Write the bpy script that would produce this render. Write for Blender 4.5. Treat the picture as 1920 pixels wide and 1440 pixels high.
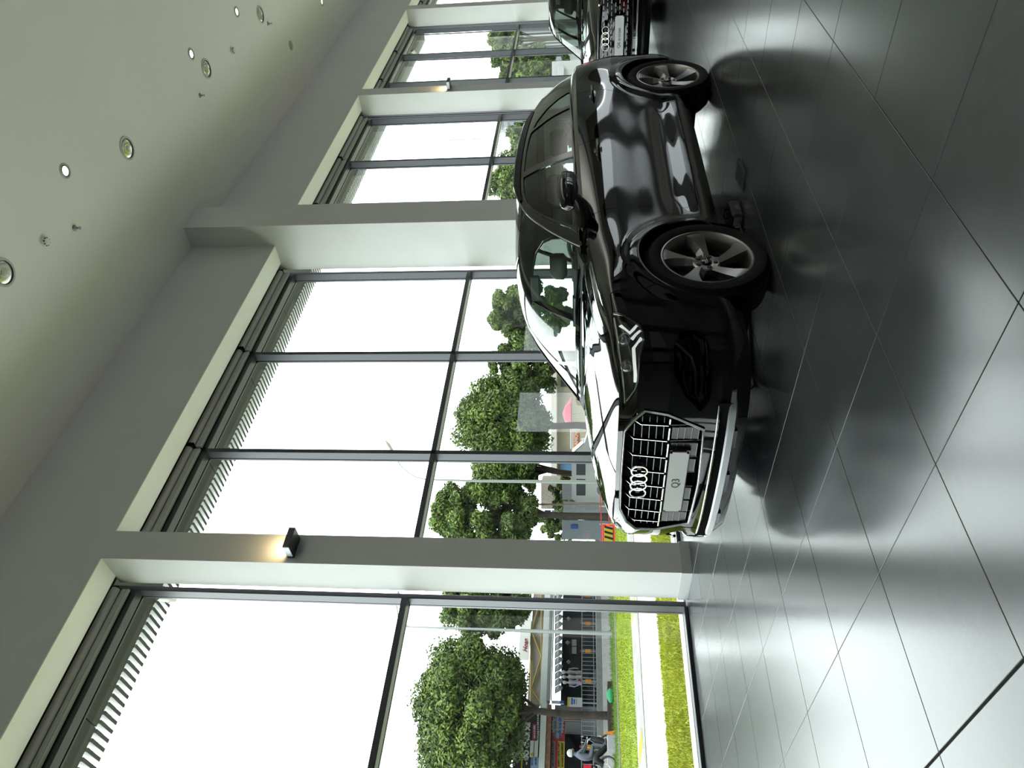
import bpy, bmesh, math, random
import numpy as np
from mathutils import Vector, Matrix
for o in list(bpy.data.objects): bpy.data.objects.remove(o)
SC = bpy.context.scene
COL = SC.collection
random.seed(7); np.random.seed(7)

# ---------------------------------------------------------------- camera, world, light, exposure
CH = 1.04
def make_camera():
    f, yaw, pit, rol = 1355.445, math.radians(43.704), math.radians(5.7239), math.radians(0.02768)
    cy, sy, cp, sp = math.cos(yaw), math.sin(yaw), math.cos(pit), math.sin(pit)
    F = Vector((cy*cp, sy*cp, sp)); R = Vector((sy, -cy, 0)); D = F.cross(R)
    cr, sr = math.cos(rol), math.sin(rol)
    R2 = cr*R+sr*D; D2 = -sr*R+cr*D
    cam = bpy.data.cameras.new('camera'); cam.sensor_fit = 'HORIZONTAL'; cam.sensor_width = 36
    cam.lens = 36*f/1920; cam.clip_start = 0.05; cam.clip_end = 1500
    o = bpy.data.objects.new('camera', cam); COL.objects.link(o)
    M = Matrix((D2, R2, -F)).transposed().to_4x4()      # the phone was held upright: picture right is world down
    M.translation = Vector((0, 0, CH)); o.matrix_world = M
    SC.camera = o
make_camera()
SC.view_settings.view_transform = 'Standard'; SC.view_settings.look = 'None'
SC.view_settings.gamma = 1; SC.view_settings.use_curve_mapping = False
SC.view_settings.exposure = 0.12
w = bpy.data.worlds.new('overcast_sky'); SC.world = w; w.use_nodes = True
bg = w.node_tree.nodes['Background']; bg.inputs['Color'].default_value = (0.93, 0.97, 1.0, 1); bg.inputs['Strength'].default_value = SKY = 7.0
def make_sun():
    l = bpy.data.lights.new('sun_light', 'SUN'); l.energy = 4.0; l.angle = math.radians(25); l.color = (1, .97, .9)
    o = bpy.data.objects.new('sun_light', l); COL.objects.link(o)
    o.rotation_euler = Vector((-0.35, -0.55, 1.0)).to_track_quat('Z', 'Y').to_euler()
make_sun()

# ---------------------------------------------------------------- helpers
MATS = {}
def mat(name, col, rough=.5, metal=0, spec=.5, coat=0, noise=0, nscale=8, bump=0, bscale=200, emit=None, estr=0, stretch=None):
    if name in MATS: return MATS[name]
    m = bpy.data.materials.new(name); m.use_nodes = True; nt = m.node_tree; b = nt.nodes['Principled BSDF']
    b.inputs['Base Color'].default_value = (*col, 1); b.inputs['Roughness'].default_value = rough
    b.inputs['Metallic'].default_value = metal; b.inputs['Specular IOR Level'].default_value = spec
    b.inputs['Coat Weight'].default_value = coat; b.inputs['Coat Roughness'].default_value = .01
    tc = nt.nodes.new('ShaderNodeTexCoord')
    src = tc.outputs['Object']
    if stretch:
        mp = nt.nodes.new('ShaderNodeMapping'); mp.inputs['Scale'].default_value = stretch
        nt.links.new(src, mp.inputs['Vector']); src = mp.outputs['Vector']
    n = nt.nodes.new('ShaderNodeTexNoise'); n.inputs['Scale'].default_value = nscale; n.inputs['Detail'].default_value = 5
    nt.links.new(src, n.inputs['Vector'])
    if noise:
        r = nt.nodes.new('ShaderNodeValToRGB'); nt.links.new(n.outputs['Fac'], r.inputs['Fac'])
        r.color_ramp.elements[0].position = .3; r.color_ramp.elements[1].position = .7
        r.color_ramp.elements[0].color = (*[c*(1-noise) for c in col], 1); r.color_ramp.elements[1].color = (*[min(1, c*(1+noise)) for c in col], 1)
        nt.links.new(r.outputs['Color'], b.inputs['Base Color'])
    if bump:
        n2 = nt.nodes.new('ShaderNodeTexNoise'); n2.inputs['Scale'].default_value = bscale; nt.links.new(src, n2.inputs['Vector'])
        bp = nt.nodes.new('ShaderNodeBump'); bp.inputs['Strength'].default_value = bump; bp.inputs['Distance'].default_value = .002
        nt.links.new(n2.outputs['Fac'], bp.inputs['Height']); nt.links.new(bp.outputs['Normal'], b.inputs['Normal'])
    if emit:
        b.inputs['Emission Color'].default_value = (*emit, 1); b.inputs['Emission Strength'].default_value = estr
    MATS[name] = m; return m
def glass(name, tint, rough=0.0, ior=1.5):
    if name in MATS: return MATS[name]
    m = bpy.data.materials.new(name); m.use_nodes = True; nt = m.node_tree; nt.nodes.clear()
    out = nt.nodes.new('ShaderNodeOutputMaterial'); mx = nt.nodes.new('ShaderNodeMixShader')
    t = nt.nodes.new('ShaderNodeBsdfTransparent'); t.inputs[0].default_value = (*tint, 1)
    g = nt.nodes.new('ShaderNodeBsdfGlossy'); g.inputs['Roughness'].default_value = rough
    lw = nt.nodes.new('ShaderNodeLayerWeight'); lw.inputs[0].default_value = .5
    pw = nt.nodes.new('ShaderNodeMath'); pw.operation = 'POWER'; pw.inputs[1].default_value = 5; nt.links.new(lw.outputs['Facing'], pw.inputs[0])
    fr = nt.nodes.new('ShaderNodeMath'); fr.operation = 'MULTIPLY_ADD'; fr.inputs[1].default_value = .92; fr.inputs[2].default_value = ((ior-1)/(ior+1))**2; nt.links.new(pw.outputs[0], fr.inputs[0])
    nt.links.new(fr.outputs[0], mx.inputs[0]); nt.links.new(t.outputs[0], mx.inputs[1]); nt.links.new(g.outputs[0], mx.inputs[2])
    nt.links.new(mx.outputs[0], out.inputs[0]); MATS[name] = m; return m

def link(name, me, m=None, parent=None, loc=None):
    o = bpy.data.objects.new(name, me); COL.objects.link(o)
    if m is not None and me is not None:
        me.materials.clear()
        for x in (m if isinstance(m, (list, tuple)) else [m]): me.materials.append(x)
    if parent is not None: o.parent = parent
    if loc is not None: o.location = loc
    return o
def tag(o, label=None, cat=None, group=None, kind=None):
    if label: o['label'] = label
    if cat: o['category'] = cat
    if group: o['group'] = group
    if kind: o['kind'] = kind
    return o
def thing(name, label, cat, loc=(0, 0, 0), rz=0, group=None):
    o = bpy.data.objects.new(name, None); COL.objects.link(o); o.empty_display_size = .1
    o.location = loc; o.rotation_euler = (0, 0, rz); return tag(o, label, cat, group)
def dup(o, loc=None, label=None, group=None, parent=None, rz=None):
    c = o.copy(); COL.objects.link(c)
    if parent is not None: c.parent = parent
    if loc is not None: c.location = loc
    if rz is not None: c.rotation_euler = (0, 0, rz)
    if label: c['label'] = label
    if group: c['group'] = group
    for ch in list(o.children): dup(ch, parent=c)
    return c

class MB:
    "collects vertices and faces for one mesh"
    def __init__(s): s.v = []; s.f = []; s.mi = []
    def add(s, vs, fs, mi=0):
        n = len(s.v); s.v += [tuple(v) for v in vs]; s.f += [tuple(i+n for i in f) for f in fs]; s.mi += [mi]*len(fs); return s
    def box(s, x0, x1, y0, y1, z0, z1, mi=0):
        v = [(x, y, z) for z in (z0, z1) for y in (y0, y1) for x in (x0, x1)]
        return s.add(v, [(0, 2, 3, 1), (4, 5, 7, 6), (0, 1, 5, 4), (2, 6, 7, 3), (0, 4, 6, 2), (1, 3, 7, 5)], mi)
    def cbox(s, x0, x1, y0, y1, z0, z1, c=.003, mi=0):
        "box with chamfered edges"
        bm = bmesh.new(); bmesh.ops.create_cube(bm, size=1)
        for v in bm.verts: v.co = ((x0+x1)/2+v.co.x*(x1-x0), (y0+y1)/2+v.co.y*(y1-y0), (z0+z1)/2+v.co.z*(z1-z0))
        bmesh.ops.bevel(bm, geom=bm.edges[:], offset=c, segments=1, affect='EDGES')
        bm.verts.index_update()
        s.add([v.co[:] for v in bm.verts], [[v.index for v in f.verts] for f in bm.faces], mi); bm.free(); return s
    def prism(s, pts, axis, a, b, mi=0):
        "polygon pts in the two other axes, extruded along axis from a to b"
        def P(p, t):
            if axis == 'x': return (t, p[0], p[1])
            if axis == 'y': return (p[0], t, p[1])
            return (p[0], p[1], t)
        n = len(pts); v = [P(p, a) for p in pts]+[P(p, b) for p in pts]
        f = [tuple(range(n)), tuple(range(2*n-1, n-1, -1))]+[(i, i+n, (i+1) % n+n, (i+1) % n) for i in range(n)]
        return s.add(v, f, mi)
    def tube(s, pts, r, n=8, mi=0, cap=True, flat=None):
        pts = [Vector(p) for p in pts]; rr = r if isinstance(r, (list, tuple)) else [r]*len(pts)
        base = len(s.v); prev = None
        for i, p in enumerate(pts):
            d = (pts[min(i+1, len(pts)-1)]-pts[max(i-1, 0)]).normalized()
            if prev is None:
                up = Vector((0, 0, 1)) if abs(d.z) < .9 else Vector((1, 0, 0))
                a = d.cross(up).normalized()
            else: a = (prev-d*prev.dot(d)).normalized()
            prev = a; b = d.cross(a)
            for k in range(n):
                t = 2*math.pi*k/n; s.v.append(tuple(p+(a*math.cos(t)+b*math.sin(t)*(flat or 1))*rr[i]))
        for i in range(len(pts)-1):
            for k in range(n):
                q = base+i*n; s.f.append((q+k, q+(k+1) % n, q+n+(k+1) % n, q+n+k)); s.mi.append(mi)
        if cap:
            s.f.append(tuple(base+k for k in range(n-1, -1, -1))); s.mi.append(mi)
            e = base+(len(pts)-1)*n; s.f.append(tuple(e+k for k in range(n))); s.mi.append(mi)
        return s
    def lathe(s, prof, n=32, axis='z', c=(0, 0, 0), mi=0, a0=0, a1=2*math.pi, closed=False):
        "prof = [(radius, height)]"
        base = len(s.v); full = abs(a1-a0-2*math.pi) < 1e-6; m = n if full else n+1
        for r, h in prof:
            for k in range(m):
                t = a0+(a1-a0)*k/n; x, y = r*math.cos(t), r*math.sin(t)
                p = {'z': (x, y, h), 'y': (x, h, y), 'x': (h, x, y)}[axis]
                s.v.append((p[0]+c[0], p[1]+c[1], p[2]+c[2]))
        L = len(prof)
        for i in range(L if closed else L-1):
            j = (i+1) % L
            for k in range(n):
                k2 = (k+1) % m; s.f.append((base+i*m+k, base+i*m+k2, base+j*m+k2, base+j*m+k)); s.mi.append(mi)
        return s
    def mesh(s, name='m', smooth=None):
        me = bpy.data.meshes.new(name); me.from_pydata(s.v, [], s.f); me.validate()
        if len(me.polygons) == len(s.mi): me.polygons.foreach_set('material_index', s.mi)
        bm = bmesh.new(); bm.from_mesh(me); bmesh.ops.recalc_face_normals(bm, faces=bm.faces[:]); bm.to_mesh(me); bm.free()
        if smooth is not None:
            me.polygons.foreach_set('use_smooth', [True]*len(me.polygons)); me.set_sharp_from_angle(angle=math.radians(smooth))
        me.update(); return me
    def build(s, name, m, parent=None, loc=None, smooth=None):
        return link(name, s.mesh(name, smooth), m, parent, loc)
def text(name, body, size, m, M, parent=None, extrude=.001, bold=0, align='CENTER', sx=1, shear=0):
    cu = bpy.data.curves.new(name, 'FONT'); cu.body = body; cu.size = size; cu.extrude = extrude; cu.align_x = align; cu.align_y = 'CENTER'
    cu.offset = bold; cu.resolution_u = 3; cu.shear = shear
    t = bpy.data.objects.new('tmp', cu); COL.objects.link(t)
    bpy.context.view_layer.update()
    me = bpy.data.meshes.new_from_object(t.evaluated_get(bpy.context.evaluated_depsgraph_get()))
    bpy.data.objects.remove(t)
    for v in me.vertices: v.co.x *= sx
    me.transform(M)
    o = link(name, me, m, parent); return o
def frame_yz(p, facing=-1):
    "text plane facing -X (read by someone looking towards +X): text right = -Y, up = +Z"
    M = Matrix(((0, 0, -1), (-1, 0, 0), (0, 1, 0))).to_4x4(); M.translation = Vector(p); return M
def frame_xz(p):
    "text plane facing -Y: text right = +X, up = +Z"
    M = Matrix(((1, 0, 0), (0, 0, -1), (0, 1, 0))).to_4x4(); M.translation = Vector(p); return M

# ---------------------------------------------------------------- materials
WALL = mat('white_plaster', (.61, .615, .61), .6, noise=.02, nscale=2, bump=.1, bscale=60)
CEIL = mat('ceiling_bounce_tint', (.90, .90, .83), .8, noise=.01, nscale=1)  # cream tint holds the yellow-green light bounced off the lawn
TILE = mat('charcoal_floor_tile', (.044, .049, .051), .19, spec=.6, noise=.12, nscale=3, bump=.04, bscale=400)
GROUT = mat('grey_grout', (.22, .23, .23), .8)
ALU = mat('dark_aluminium', (.035, .038, .045), .35, metal=.3)
GREYM = mat('grey_metal', (.32, .33, .33), .4, metal=.4)
WHITEP = mat('white_plastic', (.75, .76, .74), .4)
BLACKP = mat('black_plastic', (.012, .012, .013), .45)
GLS = glass('clear_glazing', (.93, .96, .94))
SOFF = mat('grey_soffit_panel', (.026, .026, .027), .5, noise=.08, nscale=1, spec=.2)
FINM = mat('pale_fin_paint', (.55, .56, .56), .5)

# ---------------------------------------------------------------- room
ZC = 7.55; YW = 6.266; YR = 6.74; ZB = 6.12; XA, XZ, YB = -7.0, 34.0, -9.0
SMALLC = [(-2.19, -1.84), (3.9, 4.245), (15.98, 16.34), (22.07, 22.42), (28.1, 28.45)]
BIG = (9.85, 10.5)
def room():
    b = MB(); b.box(XA, XZ, YB, YW+.7, -.5, -.012)
    fl = b.build('floor', GROUT); fl['kind'] = 'structure'
    # tiles: 600 mm, joint 3 mm; nearest as separate parts, the rest joined
    g = .0016; ch = .0012; s = .3
    def tile_geo(mb, cx, cy, x0=None, x1=None, y0=None, y1=None):
        a, b2, c, d = (x0 or cx-s+g), (x1 or cx+s-g), (y0 or cy-s+g), (y1 or cy+s-g)
        v = [(a, c, -.012), (b2, c, -.012), (b2, d, -.012), (a, d, -.012), (a, c, -ch), (b2, c, -ch), (b2, d, -ch), (a, d, -ch),
             (a+ch, c+ch, 0), (b2-ch, c+ch, 0), (b2-ch, d-ch, 0), (a+ch, d-ch, 0)]
        f = [(0, 1, 5, 4), (1, 2, 6, 5), (2, 3, 7, 6), (3, 0, 4, 7), (4, 5, 9, 8), (5, 6, 10, 9), (6, 7, 11, 10), (7, 4, 8, 11), (8, 9, 10, 11)]
        mb.add(v, f)
    X0, Y0 = .875, 1.14
    cells = []
    for i in range(-14, 56):
        for j in range(-17, 10):
            cx, cy = X0+.6*i+.3, Y0+.6*j+.3
            if XA < cx < XZ and YB+.3 < cy < 7.0:
                # seen by the camera?
                d = (cx*.723+cy*.691); vis = d > .6 and abs(cx*.691-cy*.723)/max(d, .1) < .75
                cells.append((0 if vis else 1, math.hypot(cx, cy), cx, cy))
    cells.sort(); one = MB(); tile_geo(one, 0, 0); tme = one.mesh('tile'); tme.materials.append(TILE)
    rest = MB(); n = 0
    for vis, d, cx, cy in cells:
        near_joint = abs(cx-(X0+.3)) < .01 or abs(cx-(X0-.3)) < .01
        edge = cy+.3 > 6.98
        if vis == 0 and n < 300 and not edge:
            o = bpy.data.objects.new('tile', tme); COL.objects.link(o); o.parent = fl; o.location = (cx, cy, 0)
            if abs(cx-(X0-.3)) < .01: o.location.x -= .007      # the wide movement joint
            n += 1
        else: tile_geo(rest, cx-(.007 if cx < X0 else 0), cy, y1=min(cy+s-g, 6.93))
    o = rest.build('tile', TILE, fl); o['kind'] = 'stuff'
    c = MB(); c.box(XA, XZ, YB, YW+.35, ZC, ZC+.3); c.build('ceiling', CEIL)['kind'] = 'structure'
    # opposite side: glazed openings between wide piers, as on the window wall
    b = MB(); b.box(XA-.3, XZ+.3, YB-.3, YB, 5.2, ZC+.3); x = XA-.3
    while x < XZ: b.box(x, min(x+1.6, XZ+.3), YB-.3, YB, -.5, 5.2); x += 6.2
    b.box(XA-.3, 21, YB-.3, YB, -.5, 5.3); b.box(20, XZ, YB-.3, YB, 4.0, 5.3)
    b.build('wall_back', mat('charcoal_wall', (.16, .16, .16), .7, noise=.03))['kind'] = 'structure'
    b = MB(); b.box(21, XZ, YB-.2, YB-.19, 0, 4.0); b.build('window_9', glass('tinted_glazing', (.68, .70, .70)))['kind'] = 'structure'
    for nm, a in dict(wall_right=(XZ, XZ+.3, YB, YW+.8, -.5, ZC+.3)).items():
        MB().box(*a).build(nm, WALL)['kind'] = 'structure'
    b = MB(); b.box(XA-.3, XA, YB, YW+.8, -.5, ZC+.3)
    b.build('wall_left', MATS['charcoal_wall'])['kind'] = 'structure'
    # window wall: deep bulkhead over the openings, added soffit boards in the tinted ceiling colour, piers
    b = MB(); b.box(XA, XZ, YW, YW+.34, ZB, ZC+.1); b.box(XA, XZ, YW+.34, YW+.75, ZB+.42, ZC+.1)
    b.build('wall_window', WALL)['kind'] = 'structure'
    ed2 = sorted(SMALLC+[BIG]); k = 3
    for (a0, a1), (b0, b1) in zip([(-99, XA)]+ed2, ed2+[(XZ, 99)]):
        if b0-a1 > .5: b = MB(); b.box(a1, b0, YW+.001, YW+.345, ZB-.012, ZB); b.build('trim_%d' % k, CEIL)['kind'] = 'structure'; k += 1  # added boards, carrying the bounce-tinted ceiling colour under the bulkhead
    for x0, x1 in SMALLC:
        p = MB(); p.box(x0, x1, YW, YR, -.012, ZB)
        o = tag(p.build('column', WALL), kind='structure'); o.name = 'column'
        k = MB(); k.box(x0-.012, x1+.012, YW-.012, YR+.012, 0, .1); k.build('baseboard', mat('skirting_paint', (.5, .52, .52), .35), o)
    p = MB(); p.box(BIG[0], BIG[1], 5.89, YR, -.012, ZC); o = p.build('column', WALL); tag(o, kind='structure')
    k = MB(); k.box(BIG[0]-.012, BIG[1]+.012, 5.878, YR+.01, 0, .1); k.build('baseboard', MATS['skirting_paint'], o)
    # glazing
    bays = []
    ed = [(-99, XA)]+sorted(SMALLC+[BIG])+[(XZ, 99)]
    n = 1
    muls = {3.9: [-.05, 1.93], 9.85: [5.88, 7.78], 15.98: [11.95, 13.85], 22.07: [18.05, 20.0]}
    for (a0, a1), (b0, b1) in zip(ed[:-1], ed[1:]):
        x0, x1 = a1, b0
        if x1-x0 < .5: continue
        ms = muls.get(b0) or [x0+(x1-x0)/3, x0+(x1-x0)*2/3]
        window(n, x0, x1, ms); n += 1
    b = MB(); b.box(XA, XZ, 6.94, 7.12, -.1, .012); b.build('trim_1', mat('sill_metal', (.3, .31, .31), .3, metal=.6))['kind'] = 'structure'
BAYN = {2: 'the nearest window', 3: 'the wide window over the bonnet', 4: 'the window just past the wide pier', 5: 'the window past the far lamp column', 6: 'the farthest visible window'}
def window(n, x0, x1, ms):
    fr = MB(); zi, zo = 6.80, 6.93; zt = 5.92; e = .05
    t = thing('window_%d' % n, None, None); t['kind'] = 'structure'
    def bar(name, a, b, z0, z1, ya=zi, yb=zo, m=ALU):
        mb = MB(); mb.cbox(a, b, ya, yb, z0, z1, .004)
        if ya == zi: mb.box(a+.006 if b-a < .3 else a, b-.006 if b-a < .3 else b, yb+.018, yb+.045, z0, z1)
        return mb.build(name, m, t)
    segs = [x0+.05]+ms+[x1-.05]
    for i, m_ in enumerate(segs):
        if i in (0, len(segs)-1): bar('frame_post', m_-.05 if i == 0 else m_-.005, m_+.005 if i == 0 else m_+.05, .012, 6.5)
        else: bar('mullion', m_-.03, m_+.03, .012, 6.5)
    for a, b in zip(segs[:-1], segs[1:]):
        bar('transom', a, b, 2.90, 2.965)
        bar('frame_head', a, b, zt, zt+.5)
        bar('frame_foot', a, b, .0, .035)
        for z0, z1 in ((.03, 2.9), (2.96, zt)):
            g = MB(); g.box(a+.01, b-.01, 6.950, 6.958, z0, z1); g.build('pane', GLS, t)
        # roller blind cassette above the soffit edge
        k_ = segs.index(a); bn = BAYN.get(n)
        if not bn: continue
        r = thing('roller_blind', 'light grey blind cassette over %s, %s from left' % (bn, ('first', 'second', 'third')[min(k_, 2)]), 'blind', group='roller blind cassettes under the window heads')
        q = MB(); q.tube([(a+.03, 6.742, 6.128), (b-.03, 6.742, 6.128)], .046, 20); q.build('roller_tube', mat('blind_fabric', (.60, .60, .57), .6), r, smooth=40)
        q = MB(); q.box(a+.02, b-.02, 6.757, 6.792, 6.02, 6.075); q.box(a+.02, b-.02, 6.752, 6.785, 5.985, 6.012); q.build('bottom_rail', mat('blind_rail', (.52, .54, .52), .4), r)
        for x in (a+.018, b-.028):
            q = MB(); q.box(x, x+.01, 6.69, 6.795, 6.07, 6.20); q.build('end_bracket', BLACKP, r)
room()

# outside canopy with soffit panels and fins
def canopy():
    t = thing('entrance_canopy', 'grey panelled eaves canopy above the windows with a comb of projecting fins', 'canopy', (0, 0, 0))
    z = 6.42
    b = MB(); b.box(XA, XZ, 7.0, 7.93, z+.02, z+.3); b.build('canopy_slab', BLACKP, t)
    b = MB(); b.box(XA, XZ, 7.02, 7.32, z-.03, z+.02); b.build('edge_panel', SOFF, t)
    x = -6.2
    while x < XZ:
        b = MB(); b.box(x+.006, min(x+1.794, XZ), 7.335, 7.93, z, z+.02); b.build('soffit_panel', SOFF, t); x += 1.8
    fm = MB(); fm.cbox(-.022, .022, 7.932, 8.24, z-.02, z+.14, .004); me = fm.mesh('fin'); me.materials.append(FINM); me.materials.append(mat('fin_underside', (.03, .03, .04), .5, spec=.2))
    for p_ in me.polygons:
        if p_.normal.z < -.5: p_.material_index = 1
    k = 0; x = .4
    while x < 25.5 and k < 300:
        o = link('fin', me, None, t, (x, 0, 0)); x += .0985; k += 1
canopy()

# ---------------------------------------------------------------- ceiling fixtures
def fixtures():
    trim = mat('fixture_trim', (.55, .56, .52), .4); refl = mat('lamp_reflector', (.5, .5, .47), .15, metal=.8); lens = glass('lamp_lens', (.85, .87, .82))
    def big(x, y, lab):
        t = thing('recessed_downlight', lab, 'ceiling light', (x, y, ZC), group='large unlit downlights in the ceiling')
        b = MB(); b.lathe([(.165, 0), (.165, -.012), (.150, -.016), (.138, -.012), (.132, 0), (.13, -.002)], 40); b.build('trim_ring', trim, t, smooth=40)
        b = MB(); b.lathe([(.134, -.001), (.12, -.004), (.07, -.010), (.03, -.006), (.0005, -.004)], 32); b.build('reflector', refl, t, smooth=40)
        b = MB(); b.lathe([(.1, -.011), (.05, -.017), (.0005, -.020)], 24); b.build('lens', lens, t, smooth=40)
        b = MB(); b.lathe([(.036, -.006), (.036, -.012), (.0005, -.013)], 16); b.build('lamp', mat('lamp_glass', (.7, .7, .66), .2), t, smooth=40)
        b = MB(); b.lathe([(.139, -.006), (.134, -.0135), (.129, -.006)], 40); b.build('gasket', BLACKP, t)
    def spot(x, y, lab, on=True):
        t = thing('spot_downlight', lab, 'ceiling light', (x, y, ZC), group='small downlights in the ceiling')
        b = MB(); b.lathe([(.098, 0), (.098, -.008), (.088, -.012), (.083, -.006), (.078, -.012), (.072, -.004)], 36); b.build('trim_ring', trim, t, smooth=40)
        b = MB(); b.lathe([(.074, -.004), (.062, -.0095), (.06, -.004)], 32); b.build('baffle', BLACKP, t)
        b = MB(); b.lathe([(.061, -.003), (.055, -.008), (.0005, -.009)], 24)
        b.build('lamp', mat('lit_lamp', (1, 1, .9), .5, emit=(1, .98, .86), estr=2.2) if on else mat('unlit_lamp', (.35, .35, .32), .4), t, smooth=40)
        if on:
            l = bpy.data.lights.new('spot', 'SPOT'); l.energy = 60; l.spot_size = math.radians(60); l.shadow_soft_size = .05; l.color = (1, .95, .82)
            lo = bpy.data.objects.new('lamp_light', l); COL.objects.link(lo); lo.parent = t; lo.location = (0, 0, -.02)
    dw = ['nearest, cut by the frame edge', 'second from the frame edge, beyond the lit spot', 'third from the frame edge', 'farthest of the row']
    for (x, d) in zip((6.31, 9.37, 12.39, 15.29), dw): big(x, 4.29, 'large round unlit ceiling downlight, '+d)
    for x, d in ((8.0, 'nearest of the row'), (12.06, 'beside the third large downlight'), (14.25, 'next to the farthest large downlight')):
        spot(x, 3.93, 'small round lit downlight in the ceiling, '+d)
    spot(19.19, 5.165, 'small lit downlight at the far ceiling edge close to the bulkhead')
    b = MB(); b.lathe([(.1, 0), (.1, -.008), (.0005, -.012)], 28); o = b.build('blanking_plate', mat('blank_plate', (.4, .4, .37), .5), None, (16.45, 5.28, ZC), 40)
    tag(o, 'round dull grey cover plate in the far ceiling near the bulkhead', 'cover plate')
    for i, (x, d) in enumerate(((7.65, 'nearest the camera'), (11.86, 'below the third large downlight'), (15.54, 'farthest, beside the last large downlight'))):
        t = thing('fire_sprinkler', 'small dark pendant fire sprinkler head on the ceiling, '+d, 'sprinkler', (x, 4.54, ZC), group='ceiling sprinkler heads')
        b = MB(); b.lathe([(.04, 0), (.04, -.006), (.02, -.012), (.014, -.03), (.014, -.045)], 16); b.build('escutcheon', GREYM, t, smooth=40)
        b = MB(); b.tube([(.012, 0, -.04), (.016, 0, -.055), (0, 0, -.075)], .003, 6); b.tube([(-.012, 0, -.04), (-.016, 0, -.055), (0, 0, -.075)], .003, 6); b.build('frame_arm', GREYM, t)
        b = MB(); b.lathe([(.0005, -.074), (.022, -.074), (.022, -.078), (.0005, -.078)], 12); b.build('deflector', GREYM, t)
    for x, y, d in ((7.08, 4.38, 'near the frame edge between sprinkler and downlight'), (13.56, 4.39, 'in the far ceiling')):
        t = thing('smoke_detector', 'round white smoke detector on the ceiling, '+d, 'smoke detector', (x, y, ZC), group='ceiling smoke detectors')
        b = MB(); b.lathe([(.055, 0), (.055, -.018), (.048, -.026)], 28); b.build('base', WHITEP, t, smooth=40)
        b = MB(); b.lathe([(.047, -.024), (.043, -.048), (.025, -.056), (.0005, -.057)], 28); b.build('cap', WHITEP, t, smooth=40)
        b = MB()
        for k in range(8):
            a = k*math.pi/4; cx, cy = .046*math.cos(a), .046*math.sin(a); b.box(cx-.007, cx+.007, cy-.007, cy+.007, -.043, -.030)
        b.build('vent_slots', BLACKP, t)
fixtures()
def wall_lamp(x0, x1, zc, lab, s=1):
    t = thing('wall_lamp', lab, 'wall light', ((x0+x1)/2, YW, zc), group='box wall lights on the columns')
    w = (x1-x0)/2
    b = MB(); b.cbox(-w, w, -.20*s, 0, -.035, .035, .003)
    b.build('lamp_body', mat('anthracite_paint', (.03, .032, .036), .35), t)
    b = MB(); b.box(-w-.001, -w+.002, -.185*s, -.03, -.03, .03); b.build('side_window', mat('frosted_glass', (.6, .65, .7), .3), t)
    b = MB(); b.box(-w+.02, w-.02, -.18*s, -.02, .0345, .037); b.build('up_lens', mat('warm_lens', (1, .85, .5), .4, emit=(1, .78, .4), estr=4), t)
    l = bpy.data.lights.new('uplight', 'AREA'); l.energy = 2.2; l.size = .15; l.color = (1, .75, .38); l.shape = 'SQUARE'
    lo = bpy.data.objects.new('lamp_light', l); COL.objects.link(lo); lo.parent = t; lo.location = (0, -.10, .05); lo.rotation_euler = (math.pi, 0, 0)
wall_lamp(3.96, 4.2, 4.055, 'dark box-shaped wall light with warm uplight on the nearest column')
wall_lamp(16.05, 16.28, 4.055, 'dark box-shaped wall light on the far column behind the tail of the near car')

def uplight():  # added fixture, not part of the room, to brighten the ceiling
    t = thing('added_fill_light', 'added out-of-view fill light, a long slim suspended bar brightening the ceiling', 'ceiling light', (13, -4.5, 5.7))
    b = MB(); b.cbox(-15, 15, -.10, .10, -.04, .04, .01); b.build('housing', MATS['anthracite_paint'], t)
    b = MB(); b.box(-14.9, 14.9, -.08, .08, .038, .043); b.build('diffuser', mat('fill_diffuser', (.8, .8, .78), .5), t)
    for x in (-14, -5, 5, 14):
        b = MB(); b.tube([(x, 0, .04), (x, 0, ZC-5.7)], .006, 6); b.build('suspension_rod', GREYM, t)
    l = bpy.data.lights.new('fill_strip', 'AREA'); l.shape = 'RECTANGLE'; l.size = 29.5; l.size_y = .15; l.energy = 700; l.color = (1, 1, .97)
    o = bpy.data.objects.new('fill_light', l); COL.objects.link(o); o.parent = t; o.location = (0, 0, .05); o.rotation_euler = (math.pi, 0, 0)
uplight()
# ---------------------------------------------------------------- cars
def nspline(P):
    "natural cubic spline through rows of P (n,k) with centripetal parameter; returns knots and evaluator"
    P = np.array(P, float); n = len(P)
    t = np.concatenate([[0], np.cumsum(np.linalg.norm(np.diff(P, axis=0), axis=1)**.6+1e-9)]); t /= t[-1]
    return t, (lambda u, t=t, P=P: spl(t, P, u))
def spl(t, P, u):
    n = len(t); h = np.diff(t); A = np.zeros((n, n)); r = np.zeros((n,)+P.shape[1:])
    A[0, 0] = A[-1, -1] = 1
    for i in range(1, n-1):
        A[i, i-1] = h[i-1]; A[i, i] = 2*(h[i-1]+h[i]); A[i, i+1] = h[i]
        r[i] = 6*((P[i+1]-P[i])/h[i]-(P[i]-P[i-1])/h[i-1])
    M = np.linalg.solve(A, r.reshape(n, -1)).reshape(r.shape)
    u = np.asarray(u, float); k = np.clip(np.searchsorted(t, u, 'right')-1, 0, n-2)
    sh = (-1,)+(1,)*(P.ndim-1); hh = h[k].reshape(sh); a = ((t[k+1]-u)/h[k]).reshape(sh); b = ((u-t[k])/h[k]).reshape(sh)
    return a*P[k]+b*P[k+1]+((a**3-a)*M[k]+(b**3-b)*M[k+1])*hh**2/6
def sst(x, a, b):
    t = np.clip((x-a)/(b-a), 0, 1); return t*t*(3-2*t)
HF, HR, RA = .935, 3.614, .392            # wheel centres and arch radius
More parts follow.
